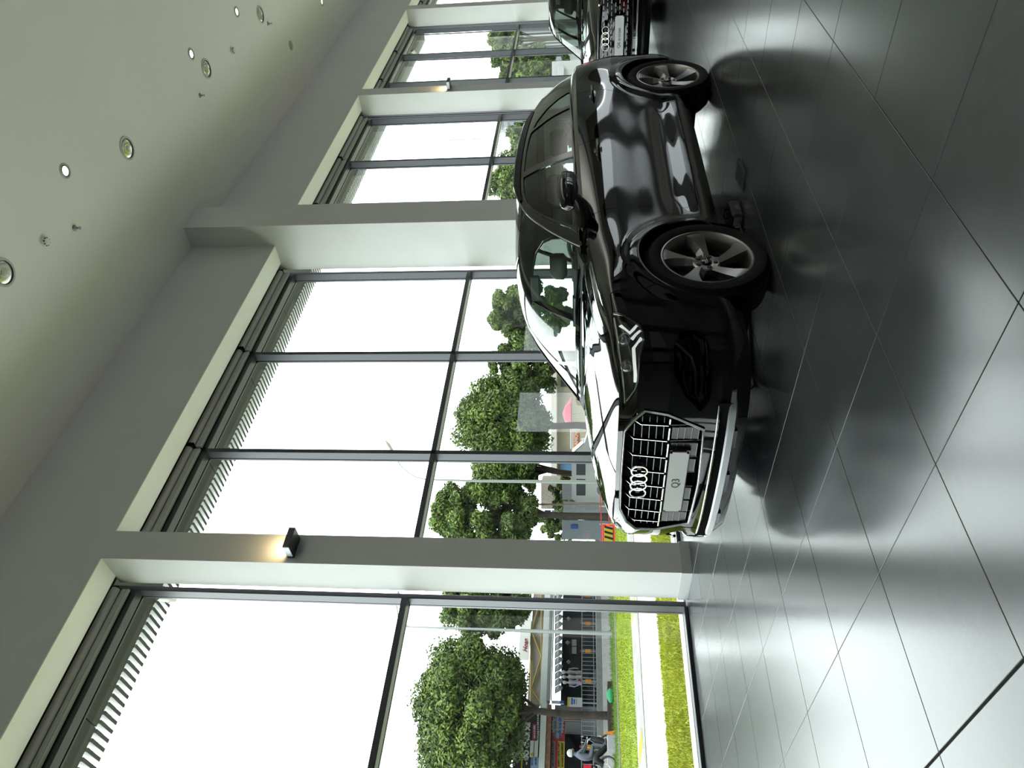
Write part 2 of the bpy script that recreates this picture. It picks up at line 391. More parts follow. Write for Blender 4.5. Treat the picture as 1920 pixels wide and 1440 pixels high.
def lower_body():
    zf = [.19, .27, .36, .48, .60, .71, .79, .845]; zs = [.215, .30, .42, .54, .68, .80, .93, 1.0]; zr = [.24, .32, .42, .54, .66, .80, .96, 1.09]
    sf = [.055, .004, -.004, .0, .0, .006, .026, .062]; sr = [-.07, -.03, -.005, 0, -.005, -.015, -.035, -.07]
    side = [.842, .886, .884, .900, .908, .916, .912, .86]; blis = [0, .02, .028, .024, .018, .012, .006, 0]
    cols = [('f', 0, 0), ('f', .010, .28), ('f', .036, .50), ('f', .085, .66), ('f', .180, .79), ('f', .350, .872), ('f', .60, .905),
            ('s', HF, 1), ('s', 1.30, .2), ('s', 1.65, 0), ('s', 2.4, 0), ('s', 3.05, .1), ('s', HR, 1), ('s', 3.98, .5),
            ('r', 4.22, .872), ('r', 4.375, .76), ('r', 4.452, .48), ('r', 4.484, 0)]
    top = {0: (.070, 0, .862), 1: (.082, .27, .860), 2: (.108, .48, .858), 3: (.165, .62, .862), 4: (.285, .735, .880), 5: (.44, .805, .912), 6: (.64, .838, .950),
           7: (HF, .850, .984), 8: (1.30, .856, 1.022), 9: (1.65, .860, 1.048), 10: (2.4, .866, 1.078), 11: (3.05, .870, 1.098), 12: (HR, .868, 1.110), 13: (3.98, .850, 1.114),
           14: (4.20, .795, 1.112), 15: (4.33, .69, 1.108), 16: (4.39, .44, 1.106), 17: (4.41, 0, 1.106)}
    wf = [1, 1, 1, 1, .82, .5, .2, 0]
    G = np.zeros((len(cols), 8, 3))
    for i, (k, a, b) in enumerate(cols):
        for j in range(8):
            if k == 'f':
                w_ = wf[i]; z = zf[j]*w_+zs[j]*(1-w_); narrow = [-.03, -.004, 0, 0, 0, 0, -.004, -.02][j]
                s = a+sf[j]*(1 if i < 4 else .7 if i == 4 else .35 if i == 5 else 0)
                y = b+(narrow if i > 2 else 0)
                if i == 6: y = side[j]+.5*blis[j]
                if i == 5: y = .872+[-.05, -.012, -.004, 0, .004, .004, -.010, -.05][j]
            elif k == 's':
                z = zs[j] if i < 13 else zs[j]*.6+zr[j]*.4; s = a; y = side[j]+b*blis[j]
            else:
                w_ = [.6, .9, 1, 1][i-14]; z = zs[j]*(1-w_)+zr[j]*w_; s = a+sr[j]*w_; y = b+([-.05, -.02, 0, 0, 0, 0, -.03, -.07][j] if i < 16 else 0)
            G[i, j] = (s, y, z)
        G[i, 7] = top[i]
        G[i, 6] = G[i, 6]*.45+(G[i, 7]+(G[i, 5]-G[i, 7])*.36)*.55 if k == 's' else G[i, 6]
        if k == 's': G[i, 6, 1] = max(G[i, 6, 1], .903)
    return G
class Sheet:
    def __init__(s, P):              # P (nu,nv,3) grid
        s.nu, s.nv = P.shape[:2]; s.P = P
        s.V = P.reshape(-1, 3); idx = np.arange(s.nu*s.nv).reshape(s.nu, s.nv)
        s.F = np.stack([idx[:-1, :-1], idx[1:, :-1], idx[1:, 1:], idx[:-1, 1:]], -1).reshape(-1, 4)
def make_sheets():
    G = lower_body(); ncol = 300; nrow = 56
    # parameter along: from the widest row
    tcol, _ = nspline(G[:, 4, :]); u = []
    ev = spl(tcol, G[:, 4, :], np.linspace(0, 1, 4000)); L = np.concatenate([[0], np.cumsum(np.linalg.norm(np.diff(ev, axis=0), axis=1))])
    dens = L[-1]; tgt = np.linspace(0, 1, ncol)
    u = np.interp(tgt*L[-1], L, np.linspace(0, 1, 4000))
    GA = spl(tcol, G, u)                                   # (ncol,8,3)
    tr = np.linspace(0, 1, 8); tr = np.array([0, .1, .24, .39, .56, .72, .88, 1.0])
    A = np.transpose(spl(tr, np.transpose(GA, (1, 0, 2)), np.linspace(0, 1, nrow)), (1, 0, 2))
    A[:, :, 1] = np.maximum(A[:, :, 1], 0); A[0, :, 1] = 0; A[-1, :, 1] = 0
    # arch flares
    for hx in (HF, HR):
        d = np.hypot(A[:, :, 0]-hx, A[:, :, 2]-.345); m = A[:, :, 1] > .6
        A[:, :, 1] += np.where(m, .016*(1-sst(d, RA+.03, RA+.10))*sst(A[:, :, 2], .25, .4), 0)
    # hollow in the doors above the sill, crease
    m = (A[:, :, 0] > 1.35) & (A[:, :, 0] < 3.2)
    A[:, :, 1] -= np.where(m, .020*np.exp(-((A[:, :, 2]-.47)/.07)**2)*sst(A[:, :, 0], 1.35, 1.7)*(1-sst(A[:, :, 0], 2.95, 3.2)), 0)
    sheets = dict(A=Sheet(A))
    top = A[:, -1, :]
    # index helpers on the ridge
    s4 = int(np.argmin(np.hypot(top[:, 0]-.285, top[:, 1]-.735)))
    s9 = int(np.argmin(np.abs(top[:, 0]-1.36)+(top[:, 1] < .8)*9))
    def resamp(C, n):
        C = np.array(C); l = np.concatenate([[0], np.cumsum(np.linalg.norm(np.diff(C, axis=0), axis=1))]); l /= l[-1]
        q = np.linspace(0, 1, n); return np.stack([np.interp(q, l, C[:, k]) for k in range(3)], -1)
    def curve(P, n):
        t, e = nspline(P); return resamp(e(np.linspace(0, 1, 400)), n)
    na, nb = 70, 50
    Fe = resamp(top[:s4+1], nb); Sd = resamp(top[s4:s9+1], na)
    Cc = curve([Fe[0], (.16, 0, .895), (.34, 0, .945), (.62, 0, .998), (.9, 0, 1.034), (1.13, 0, 1.056)], na)
    Rr = curve([Cc[-1], (1.155, .3, 1.056), (1.235, .58, 1.051), Sd[-1]], nb)
    a = np.linspace(0, 1, na)[:, None, None]; b = np.linspace(0, 1, nb)[None, :, None]; b2 = b**2
    def coons(w):
        return (1-w)*Cc[:, None]+w*Sd[:, None]+(1-a)*Fe[None]+a*Rr[None]-((1-a)*((1-w)*Fe[0]+w*Fe[-1])+a*((1-w)*Rr[0]+w*Rr[-1]))
    B1 = coons(b); B2 = coons(b2); B = np.concatenate([B2[..., :1], B1[..., 1:2], B2[..., 2:]], -1)
    B[0] = Fe; B[-1] = Rr; B[:, -1] = Sd; B[:, 0] = Cc
    dome = sst(B[..., 1], .36, .44)*(1-sst(B[..., 1], .74, .84))*sst(B[..., 0], .25, .6)*(1-sst(B[..., 0], 1.1, 1.3))
    B[..., 2] += .012*(sst(B[..., 1], .60, .66)*(1-sst(B[..., 1], .76, .83)))*sst(B[..., 0], .35, .7)*(1-sst(B[..., 0], 1.0, 1.25))-.003*dome
    sheets['B'] = Sheet(B)
    # greenhouse
    K = curve([tuple(Rr[-1]*0+np.array((1.33, .735, 1.056))), (1.55, .792, 1.070), (2.0, .812, 1.094), (2.6, .815, 1.118), (3.1, .808, 1.138), (3.6, .782, 1.158), (3.98, .745, 1.165), (4.22, .70, 1.155), (4.375, .665, 1.115)], 120)
    R = curve([(1.33, .728, 1.062), (1.64, .655, 1.277), (1.99, .606, 1.468), (2.30, .590, 1.532), (2.8, .580, 1.552), (3.3, .570, 1.540), (3.75, .560, 1.500), (4.02, .560, 1.440), (4.22, .590, 1.335), (4.375, .655, 1.12)], 160)
    C = curve([(1.115, 0, 1.078), (1.47, 0, 1.315), (1.84, 0, 1.520), (2.12, 0, 1.572), (2.6, 0, 1.590), (3.2, 0, 1.578), (3.7, 0, 1.548), (4.08, 0, 1.505), (4.25, 0, 1.36), (4.385, 0, 1.122)], 160)
    b = np.linspace(0, 1, 36)[None, :, None]
    T = C[:, None]+(R-C)[:, None]*np.concatenate([b**2, b, b**2.2], -1)
    sheets['T'] = Sheet(T)
    Kr = curve(K, 160)
    # match by s
    n = 170; q = np.linspace(0, 1, n)
    sK = 1.33+(4.375-1.33)*q; K2 = np.stack([sK, np.interp(sK, K[:, 0], K[:, 1]), np.interp(sK, K[:, 0], K[:, 2])], -1)
    R2 = np.stack([sK, np.interp(sK, R[:, 0], R[:, 1]), np.interp(sK, R[:, 0], R[:, 2])], -1)
    v = np.linspace(0, 1, 30)[None, :, None]
    S = K2[:, None]*(1-v)+R2[:, None]*v
    S[..., 1] += .022*np.sin(np.pi*v[..., 0])*np.clip((R2[:, 2]-K2[:, 2])/.4, 0, 1)[:, None]
    sheets['S'] = Sheet(S)
    # shoulder strip between ridge and belt
    i0 = s9; tp = top[i0:]; sel = (tp[:, 0] < 4.37) & (tp[:, 1] > .6); tp = tp[sel]
    Kc = np.stack([np.interp(tp[:, 0], K[:, 0], K[:, k]) for k in range(3)], -1); Kc[:, 0] = tp[:, 0]
    v = np.linspace(0, 1, 7)[None, :, None]
    W = tp[:, None]*(1-v)+Kc[:, None]*v; W[..., 2] += .006*np.sin(np.pi*v[..., 0])
    sheets['W'] = Sheet(W)
    sheets['K'] = K; sheets['R'] = R; sheets['C'] = C; sheets['RIDGE'] = top; sheets['HOODREAR'] = Rr
    return sheets
def sdf_poly(P, poly):
    "signed distance of points P (n,2) to polygon, negative inside"
    poly = np.array(poly, float); n = len(poly); d = np.full(len(P), 1e9); inside = np.zeros(len(P), bool)
    for i in range(n):
        a, b = poly[i], poly[(i+1) % n]; e = b-a; w_ = P-a
        t = np.clip((w_@e)/(e@e), 0, 1); q = w_-t[:, None]*e; d = np.minimum(d, np.hypot(q[:, 0], q[:, 1]))
        c = ((a[1] <= P[:, 1]) & (b[1] > P[:, 1])) | ((b[1] <= P[:, 1]) & (a[1] > P[:, 1]))
        if abs(e[1]) > 1e-12:
            xx = a[0]+(P[:, 1]-a[1])*e[0]/e[1]; inside ^= c & (P[:, 0] < xx)
    return np.where(inside, -d, d)
def smooth_poly(pts, n=6):
    "Catmull-Rom closed"
    P = np.array(pts, float); m = len(P); out = []
    for i in range(m):
        p0, p1, p2, p3 = P[i-1], P[i], P[(i+1) % m], P[(i+2) % m]
        for k in range(n):
            t = k/n; out.append(.5*((2*p1)+(-p0+p2)*t+(2*p0-5*p1+4*p2-p3)*t*t+(-p0+3*p1-3*p2+p3)*t**3))
    return out
def split(V, F, fld):
    "cut polygons of mesh by field zero; V list of points, F list of tuples; returns V, Fneg, Fpos"
    val = fld(np.array(V)); V = list(map(tuple, V)); neg, pos = [], []; cache = {}
    def cut(i, j):
        k = (i, j) if i < j else (j, i)
        if k not in cache:
            a, b = k; t = val[a]/(val[a]-val[b]); t = min(max(t, 0), 1)
            V.append(tuple(V[a][c]+(V[b][c]-V[a][c])*t for c in range(3))); cache[k] = len(V)-1
        return cache[k]
    sg = val < 0
    for f in F:
        s = [sg[i] for i in f]
        if all(s): neg.append(f); continue
        if not any(s): pos.append(f); continue
        A_, B_ = [], []
        for a, i in enumerate(f):
            j = f[(a+1) % len(f)]
            (A_ if sg[i] else B_).append(i)
            if sg[i] != sg[j]: c = cut(i, j); A_.append(c); B_.append(c)
        if len(A_) > 2: neg.append(tuple(A_))
        if len(B_) > 2: pos.append(tuple(B_))
    return V, neg, pos
def region(V, F, fld, g=.0022):
    "take the region fld<0 out of (V,F) leaving a gap of width 2g; returns V, inside, rest"
    V, ins, rest = split(V, F, lambda P: fld(P)+g)
    V, _, rest = split(V, rest, lambda P: fld(P)-g)
    return V, ins, rest
def compact(V, F):
    used = {}; nv = []
    nf = []
    for f in F:
        q = []
        for i in f:
            if i not in used: used[i] = len(nv); nv.append(V[i])
            q.append(used[i])
        nf.append(tuple(q))
    return nv, nf
def panel(name, V, F, m, parent, xf, side=1, lip=.012, smooth=38, both=False, off=0, mi=None):
    "makes a panel object; side=+1 camera-left half as given, -1 mirrored, both = weld the halves"
    if not F: return None
    nv, nf = compact(V, F); bm = bmesh.new()
    vs = [bm.verts.new(v) for v in nv]
    for f in nf:
        try: bm.faces.new([vs[i] for i in f])
        except ValueError: pass
    if side == -1:
        for v in bm.verts: v.co.y *= -1
    if both:
        ge = bmesh.ops.duplicate(bm, geom=bm.verts[:]+bm.edges[:]+bm.faces[:])['geom']
        for e in ge:
            if isinstance(e, bmesh.types.BMVert): e.co.y *= -1
    bmesh.ops.remove_doubles(bm, verts=bm.verts[:], dist=.0004)
    bmesh.ops.recalc_face_normals(bm, faces=bm.faces[:])
    bm.normal_update()
    # outward check: normals must point away from the car's axis
    ctr = Vector((2.2, 0, .75)); sc = sum((f.calc_center_median()-ctr).dot(f.normal)*f.calc_area() for f in bm.faces)
    if sc < 0: bmesh.ops.reverse_faces(bm, faces=bm.faces[:]); bm.normal_update()
    if off:
        nn = {v: v.normal.copy() for v in bm.verts}
        for v, n_ in nn.items(): v.co += n_*off
    if lip:
        be = [e for e in bm.edges if e.is_boundary and not (both is False and all(abs(v.co.y) < 1e-4 for v in e.verts))]
        nrm = {v: v.normal.copy() for e in be for v in e.verts}
        r = bmesh.ops.extrude_edge_only(bm, edges=be)['geom']
        new = [v for v in r if isinstance(v, bmesh.types.BMVert)]
        old = {tuple(round(c, 5) for c in v.co): n_ for v, n_ in nrm.items()}
        for v in new:
            n_ = old.get(tuple(round(c, 5) for c in v.co))
            if n_ is not None: v.co -= n_*lip
    me = bpy.data.meshes.new(name)
    for v in bm.verts: v.co = xf(v.co)
    bm.to_mesh(me); bm.free()
    me.polygons.foreach_set('use_smooth', [True]*len(me.polygons)); me.set_sharp_from_angle(angle=math.radians(smooth))
    return link(name, me, m, parent)
SH = None
GRILLE = [(-.36, .832), (0, .838), (.36, .832), (.470, .790), (.548, .730), (.533, .610), (.435, .415), (0, .402), (-.435, .415)]
def arch_f(hx): return lambda P: np.where(P[:, 1] > .55, np.hypot(P[:, 0]-hx, P[:, 2]-.345)-RA, 9.)
def build_car(name, label, loc, style='a', sc=(1, 1, 1)):
    """body axes: +x runs from nose to tail, y = the car's left is -y in world when loc faces -X, z up"""
    global SH
    if SH is None: SH = make_sheets()
    root = thing(name, label, 'car', loc)
    PAINT = mat('black_car_paint', (.0018, .0018, .0023), .025, spec=.55)
    GB = mat('gloss_black_trim', (.003, .003, .004), .12); RUB = mat('black_rubber', (.005, .005, .0055), .75, spec=.25)
    CHR = mat('satin_chrome', (.55, .56, .57), .22, metal=1); DK = mat('matt_black_liner', (.0015, .0015, .0018), .9, spec=.1)
    sx, sy, sz = sc
    def xf(v): return Vector((v[0]*sx, -v[1]*sy, v[2]*sz))      # near (left) side of the car = world -Y
    def at(s, y, z): return tuple(xf((s, y, z)))
    A = SH['A']; 
    def front_s(y, z):
        P = A.P[:90].reshape(-1, 3); d = (P[:, 1]-abs(y))**2+(P[:, 2]-z)**2; return P[int(np.argmin(d)), 0]
    def side_y(s, z):
        P = A.V[A.V[:, 1] > .6]; d = (P[:, 0]-s)**2+(P[:, 2]-z)**2; return P[int(np.argmin(d)), 1]
    def fq(P): return np.stack([P[:, 0]+P[:, 1], P[:, 2]], -1)
    def only(cond, f): return lambda P: np.where(cond(P), f(P), 9.)
    front = lambda P: P[:, 0] < .9
    V, F = list(map(tuple, A.V)), [tuple(f) for f in A.F]
    # wheel arches
    for hx in (HF, HR):
        V, _, F = split(V, F, arch_f(hx))
    # grille opening
    gp = only(lambda P: P[:, 0] < .5, lambda P: sdf_poly(P[:, 1:3], GRILLE))
    V, _, F = split(V, F, gp)
    # headlamp opening
    if style == 'a': HLP = [(.590, .836), (.70, .845), (.873, .860), (1.12, .881), (1.335, .896), (1.34, .87), (1.318, .827), (1.276, .779), (1.232, .749), (1.162, .732), (1.09, .734), (.99, .752), (.877, .762), (.784, .764), (.70, .79)]
    else: HLP = [(.60, .838), (.9, .845), (1.2, .868), (1.40, .90), (1.42, .88), (1.30, .83), (1.0, .80), (.70, .805)]
    hl = only(front, lambda P: sdf_poly(fq(P), HLP))
    V, HLF, F = region(V, F, hl, .002)
    # lower side intake
    INT = [(.872, .588), (1.067, .583), (1.178, .550), (1.19, .479), (1.108, .416), (.87, .392), (.66, .405), (.585, .445), (.70, .530)]
    it = only(front, lambda P: sdf_poly(fq(P), INT)); V, INF, F = region(V, F, it, .001)
    # lower centre intake below the grille
    LOW = [(-.62, .345), (.62, .345), (.60, .295), (-.60, .295)]
    V, _, F = split(V, F, only(lambda P: P[:, 0] < .4, lambda P: sdf_poly(P[:, 1:3], LOW)))
    # tail lamp
    tl = only(lambda P: P[:, 0] > 3.5, lambda P: sdf_poly(np.stack([(4.484-P[:, 0])+P[:, 1], P[:, 2]], -1), [(.62, .96), (.62, 1.075), (.95, 1.08), (1.24, 1.068), (1.40, 1.045), (1.36, .975), (1.1, .935), (.85, .93)]))
    V, TLF, F = region(V, F, tl, .002)
    sid = lambda P: P[:, 1] > .5
    # doors
    fd = [(1.40, 1.2), (1.445, 1.02), (1.458, .95), (1.49, .6), (1.525, .33), (2.46, .315), (2.482, .445), (2.477, .8), (2.470, 1.01), (2.44, 1.2)]
    rd = [(2.44, 1.2), (2.470, 1.01), (2.477, .8), (2.482, .445), (2.46, .315), (3.10, .325), (3.12, .45), (3.16, .60), (3.27, .77), (3.37, .90), (3.40, 1.0), (3.37, 1.2)]
    xz = lambda P: P[:, [0, 2]]
    V, FD, F = region(V, F, only(sid, lambda P: sdf_poly(xz(P), fd)))
    V, RD, F = region(V, F, only(sid, lambda P: sdf_poly(xz(P), rd)))
    # sill moulding under the doors
    V, SI, F = region(V, F, only(sid, lambda P: sdf_poly(xz(P), [(1.20, .0), (1.20, .318), (3.35, .318), (3.35, .0)])), .001)
    fb = lambda P: np.where(P[:, 1] > .3, sdf_poly(xz(P), [(-1, -1), (-1, .866), (.10, .866), (.585, .90), (.600, .78), (.65, .60), (.7, .3), (.7, -1)]), np.where(P[:, 0] < 2, -.5, 9))
    V, FB, F = region(V, F, fb, .002)
    rb = lambda P: np.where(P[:, 0] > 3.2, sdf_poly(xz(P), [(3.95, .55), (4.02, .66), (4.12, .745), (4.9, .76), (4.9, -1), (3.5, -1), (3.8, .3)]), 9)
    V, RB, F = region(V, F, rb, .002)
    tg = lambda P: np.where(P[:, 0] > 4.0, sdf_poly(P[:, 1:3], [(-.2, .74), (-.2, 1.5), (.66, 1.5), (.62, .90), (.55, .74)]), 9)
    V, TG, F = region(V, F, tg, .002)
    # what is left: front fender (s<1.6) and quarter panel
    V2, FE, QU = split(V, F, lambda P: P[:, 0]-2.0); V = V2
    body = [('fender', FE), ('quarter_panel', QU), ('front_door', FD), ('rear_door', RD)]
    doors = {}
    for sd in (1, -1):
        for nm, ff in body:
            doors[nm, sd] = panel(nm, V, ff, PAINT, root, xf, sd)
        panel('sill_moulding', V, SI, GB, root, xf, sd)
        tlo = panel('tail_lamp', V, TLF, mat('red_lamp_lens', (.5, .004, .01), .08, coat=1, emit=(.6, .0, .01), estr=.25), root, xf, sd, off=.002)
        if tlo: tlo['label'] = 'red tail lamp'
    fbo = panel('front_bumper', V, FB, PAINT, root, xf, both=True, lip=.02)
    panel('rear_bumper', V, RB, PAINT, root, xf, both=True); panel('tailgate', V, TG, PAINT, root, xf, both=True)
    # hood and fender tops
    B = SH['B']; V, F = list(map(tuple, B.V)), [tuple(f) for f in B.F]
    hp = [(-1, -.3), (-1, .64), (.10, .64), (.19, .655), (.30, .700), (.55, .742), (.9, .752), (1.2, .748), (1.262, .735), (1.255, .60), (1.17, .3), (1.146, 0), (1.146, -.3)]
    V, HO, F = region(V, F, lambda P: sdf_poly(P[:, :2], [(-1, -.3)]+hp[1:]), .0025)
    V, FT, CW = split(V, F, lambda P: .60-P[:, 1]+np.where(P[:, 0] > 1.2, (P[:, 0]-1.2)*.6, 0))
    panel('hood', V, HO, PAINT, root, xf, both=True)
    for sd in (1, -1): panel('fender_top', V, FT, PAINT, root, xf, sd)
    panel('cowl', V, CW, DK, root, xf, both=True, lip=0)
    W = SH['W']; V, F = list(map(tuple, W.V)), [tuple(f) for f in W.F]
    V, FD, F = region(V, F, lambda P: sdf_poly(P[:, [0, 2]], [(1.44, .5), (1.43, 1.3), (2.468, 1.3), (2.471, .5)]))
    V, RD, F = region(V, F, lambda P: sdf_poly(P[:, [0, 2]], [(2.471, .5), (2.468, 1.3), (3.385, 1.3), (3.395, .5)]))
    for sd in (1, -1):
        panel('shoulder_panel', V, F, PAINT, root, xf, sd); panel('door_shoulder', V, FD, PAINT, doors['front_door', sd], xf, sd); panel('door_shoulder', V, RD, PAINT, doors['rear_door', sd], xf, sd)
    # roof, windscreen, rear window
    T = SH['T']; V, F = list(map(tuple, T.V)), [tuple(f) for f in T.F]
    ws = smooth_poly([(1.135, 0), (1.150, .25), (1.205, .50), (1.345, .695), (1.50, .665), (1.75, .622), (1.955, .585), (1.935, .45), (1.885, .2), (1.868, 0), (1.868, -.02), (1.135, -.02)], 4)
    ws = [(1.142, -.3), (1.142, 0), (1.155, .25), (1.205, .50), (1.28, .64), (1.335, .713), (1.42, .700), (1.55, .672), (1.75, .638), (1.90, .613), (1.985, .592), (1.982, .50), (1.93, .25), (1.905, 0), (1.905, -.3)]
    V, WS, F = region(V, F, lambda P: np.where(P[:, 0] < 2.3, sdf_poly(P[:, :2], ws), 9), .003)
    V, RW, F = region(V, F, lambda P: np.where(P[:, 0] > 4.05, sdf_poly(P[:, 1:3], [(-.3, 1.14), (.60, 1.14), (.55, 1.36), (.5, 1.43), (-.3, 1.45)]), 9), .003)
    # dark sunroof glass with separate front roof strip
    V, SR, F = region(V, F, lambda P: np.where(P[:, 2] > 1.3, sdf_poly(P[:, :2], [(1.99, -.3), (2.01, .3), (2.04, .50), (2.1, .53), (2.9, .53), (2.95, .50), (2.95, -.3)]), 9), .002)
    panel('roof', V, F, PAINT, root, xf, both=True); panel('sunroof', V, SR, GB, root, xf, both=True, off=.001)
    wso = panel('windscreen', V, WS, glass('windscreen_glass', (.72, .84, .79)), root, xf, both=True, lip=0, off=.001)
    panel('rear_window', V, RW, glass('privacy_glass', (.30, .33, .32)), root, xf, both=True, lip=0)
    # black frit band round the windscreen, inside the glass
    V3, _, fr = split(V, WS, lambda P: sdf_poly(P[:, :2], ws)+.016)
    V3, fin, _f2 = split(V3, fr, lambda P: P[:, 1]*0-1)
    panel('windscreen_border', V3, fin, GB, wso, xf, both=True, lip=0, off=-.006)
    # side glass
    S = SH['S']; V, F = list(map(tuple, S.V)), [tuple(f) for f in S.F]
    fw = [(1.500, 1.092), (1.56, 1.135), (1.66, 1.215), (1.80, 1.315), (1.94, 1.400), (2.05, 1.448), (2.20, 1.482), (2.35, 1.497), (2.455, 1.503), (2.40, 1.120), (2.0, 1.106)]
    rw = [(2.545, 1.505), (2.9, 1.508), (3.14, 1.496), (3.235, 1.484), (3.285, 1.30), (3.30, 1.150), (2.9, 1.140), (2.49, 1.124)]
    qw = [(3.285, 1.474), (3.42, 1.435), (3.55, 1.360), (3.64, 1.260), (3.675, 1.185), (3.66, 1.166), (3.36, 1.155), (3.345, 1.30)]
    alls = [(1.44, 1.083), (1.52, 1.13), (1.64, 1.222), (1.79, 1.325), (1.93, 1.412), (2.04, 1.462), (2.2, 1.50), (2.4, 1.517), (2.9, 1.524), (3.2, 1.506), (3.44, 1.448), (3.58, 1.37), (3.68, 1.26), (3.72, 1.175), (3.69, 1.153), (3.2, 1.138), (2.4, 1.106), (2.0, 1.093)]
    V, DLO, F = region(V, F, lambda P: sdf_poly(xz(P), alls), .0015)
    G1, G2 = glass('side_glass', (.62, .68, .65), ior=1.4), glass('rear_side_glass', (.42, .46, .44), ior=1.4)
    V, g1, DLO = region(V, DLO, lambda P: sdf_poly(xz(P), fw), .001); V, g2, DLO = region(V, DLO, lambda P: sdf_poly(xz(P), rw), .001); V, g3, DLO = region(V, DLO, lambda P: sdf_poly(xz(P), qw), .001)
    for sd in (1, -1):
        panel('window_surround', V, DLO, GB, root, xf, sd, off=.001); panel('roof_side_frame', V, F, PAINT, root, xf, sd)
        panel('door_window', V, g1, G1, doors['front_door', sd], xf, sd, lip=0, off=-.008); panel('door_window', V, g2, G2, doors['rear_door', sd], xf, sd, lip=0, off=-.008)
        panel('quarter_window', V, g3, G2, root, xf, sd, lip=0, off=-.006)
        # belt moulding
        kk = SH['K']; m_ = MB(); m_.tube([at(p[0], sd*(p[1]+.003), p[2]+.006) for p in kk[8:88:4]], .007, 6); m_.build('belt_moulding', mat('dark_chrome', (.12, .12, .13), .2, metal=1), root, smooth=60)
        # roof rail
        rr = SH['R']; pts = [p for p in rr if 2.12 < p[0] < 3.86][::6]; n = len(pts)
        m_ = MB()
        for i, p in enumerate(pts):
            e = min(i, n-1-i); h = .012+.028*min(1, e/2.0)
            for (dy, dz) in ((.016, -.012), (.014, h*.8), (.004, h), (-.012, h), (-.020, h*.7), (-.022, -.010)): m_.v.append(at(p[0], sd*(p[1]+dy), p[2]+dz))
        for i in range(n-1):
            for k in range(6): m_.f.append((6*i+k, 6*i+(k+1) % 6, 6*i+6+(k+1) % 6, 6*i+6+k)); m_.mi.append(0)
        m_.f += [tuple(range(6)), tuple(6*(n-1)+k for k in range(6))]; m_.mi += [0, 0]
        m_.build('roof_rail', mat('rail_gloss', (.01, .01, .012), .15), root, smooth=40)
    # chrome-edged A pillar trim between windscreen and door frame
    for sd in (1, -1):
        rr = [p for p in SH['R'] if p[0] < 2.2][::4]; m_ = MB(); m_.tube([at(p[0]-.006, sd*(p[1]+.000), p[2]+.003) for p in rr], .006, 6); m_.build('pillar_trim', GB, root, smooth=60)
    # ---- under-shell: keeps the gaps dark, with wheel arches open
    ins = MB(); Pn = A.P[::6, ::5]; 
    P2 = Pn.copy(); P2[..., 1] = np.maximum(P2[..., 1]-.022, 0); P2[..., 0] = np.where(P2[..., 0] < 1, P2[..., 0]+.022*(1-sst(P2[..., 0], .3, 1.0)), P2[..., 0]-.022*sst(P2[..., 0], 3.6, 4.2))
    V, F = P2.reshape(-1, 3), None; sh = Sheet(P2); V, F = list(map(tuple, sh.V)), [tuple(f) for f in sh.F]
    for hx in (HF, HR): V, _, F = split(V, F, lambda P: np.where(P[:, 1] > .5, np.hypot(P[:, 0]-hx, P[:, 2]-.345)-RA-.012, 9.))
    V, _, F = split(V, F, only(lambda P: P[:, 0] < .5, lambda P: sdf_poly(P[:, 1:3], [(p[0]*1.01, p[1]) for p in GRILLE])))
    V, _, F = split(V, F, only(front, lambda P: sdf_poly(fq(P), HLP)))
    V, _, F = split(V, F, only(front, lambda P: sdf_poly(fq(P), INT)))
    panel('inner_shell', V, F, DK, root, xf, both=True, lip=0)
    Bs = SH['B'].P[::5, ::5].copy(); Bs[..., 2] -= .022; sh = Sheet(Bs); V, F = list(map(tuple, sh.V)), [tuple(f) for f in sh.F]
    panel('engine_cover', V, F, DK, root, xf, both=True, lip=0)
    # floor pan and wheel housings
    m_ = MB(); m_.prism([(.35, .21), (1.3, .20), (3.2, .20), (4.3, .30), (4.3, .36), (.35, .30)], 'y', -.66*sy, .66*sy)
    for i, v in enumerate(m_.v): m_.v[i] = (v[0]*sx, v[1], v[2]*sz)
    m_.box(1.34*sx, 3.2*sx, -.80*sy, .80*sy, .215*sz, .26*sz); m_.build('floor_pan', DK, root)
    for hx in (HF, HR):
        for sd in (1, -1):
            m_ = MB(); m_.lathe([(RA+.006, .885), (RA+.012, .60), (.0005, .60)], 40, 'y', (0, 0, 0), a0=-.55, a1=math.pi+.55)
            for i, v in enumerate(m_.v): m_.v[i] = at(v[0]+hx, sd*v[1], v[2]+.345)
            m_.build('wheel_housing', DK, root, smooth=50)
            # arch lip
            m_ = MB(); pts = []
            for k in range(33):
                a = -.42+(math.pi+.84)*k/32; s_, z_ = hx+(RA-.003)*math.cos(a), .345+(RA-.003)*math.sin(a)
                pts.append((s_, sd*(side_y(hx+(RA+.012)*math.cos(a), .345+(RA+.012)*math.sin(a))-.006), z_))
            m_.tube([at(*p) for p in pts], .010, 6); m_.build('arch_lip', GB, root, smooth=60)
    # ---- wheels
    wheel = build_wheel(root, xf, sx, sz)
    for hx in (HF, HR):
        for sd in (1, -1):
            if hx == HF and sd == 1: wheel.location = at(hx, .79, .345); continue
            c = dup(wheel, loc=at(hx, sd*.79, .345), rz=0 if sd == 1 else math.pi)
            if sd == 1:
                for ch in c.children: pass
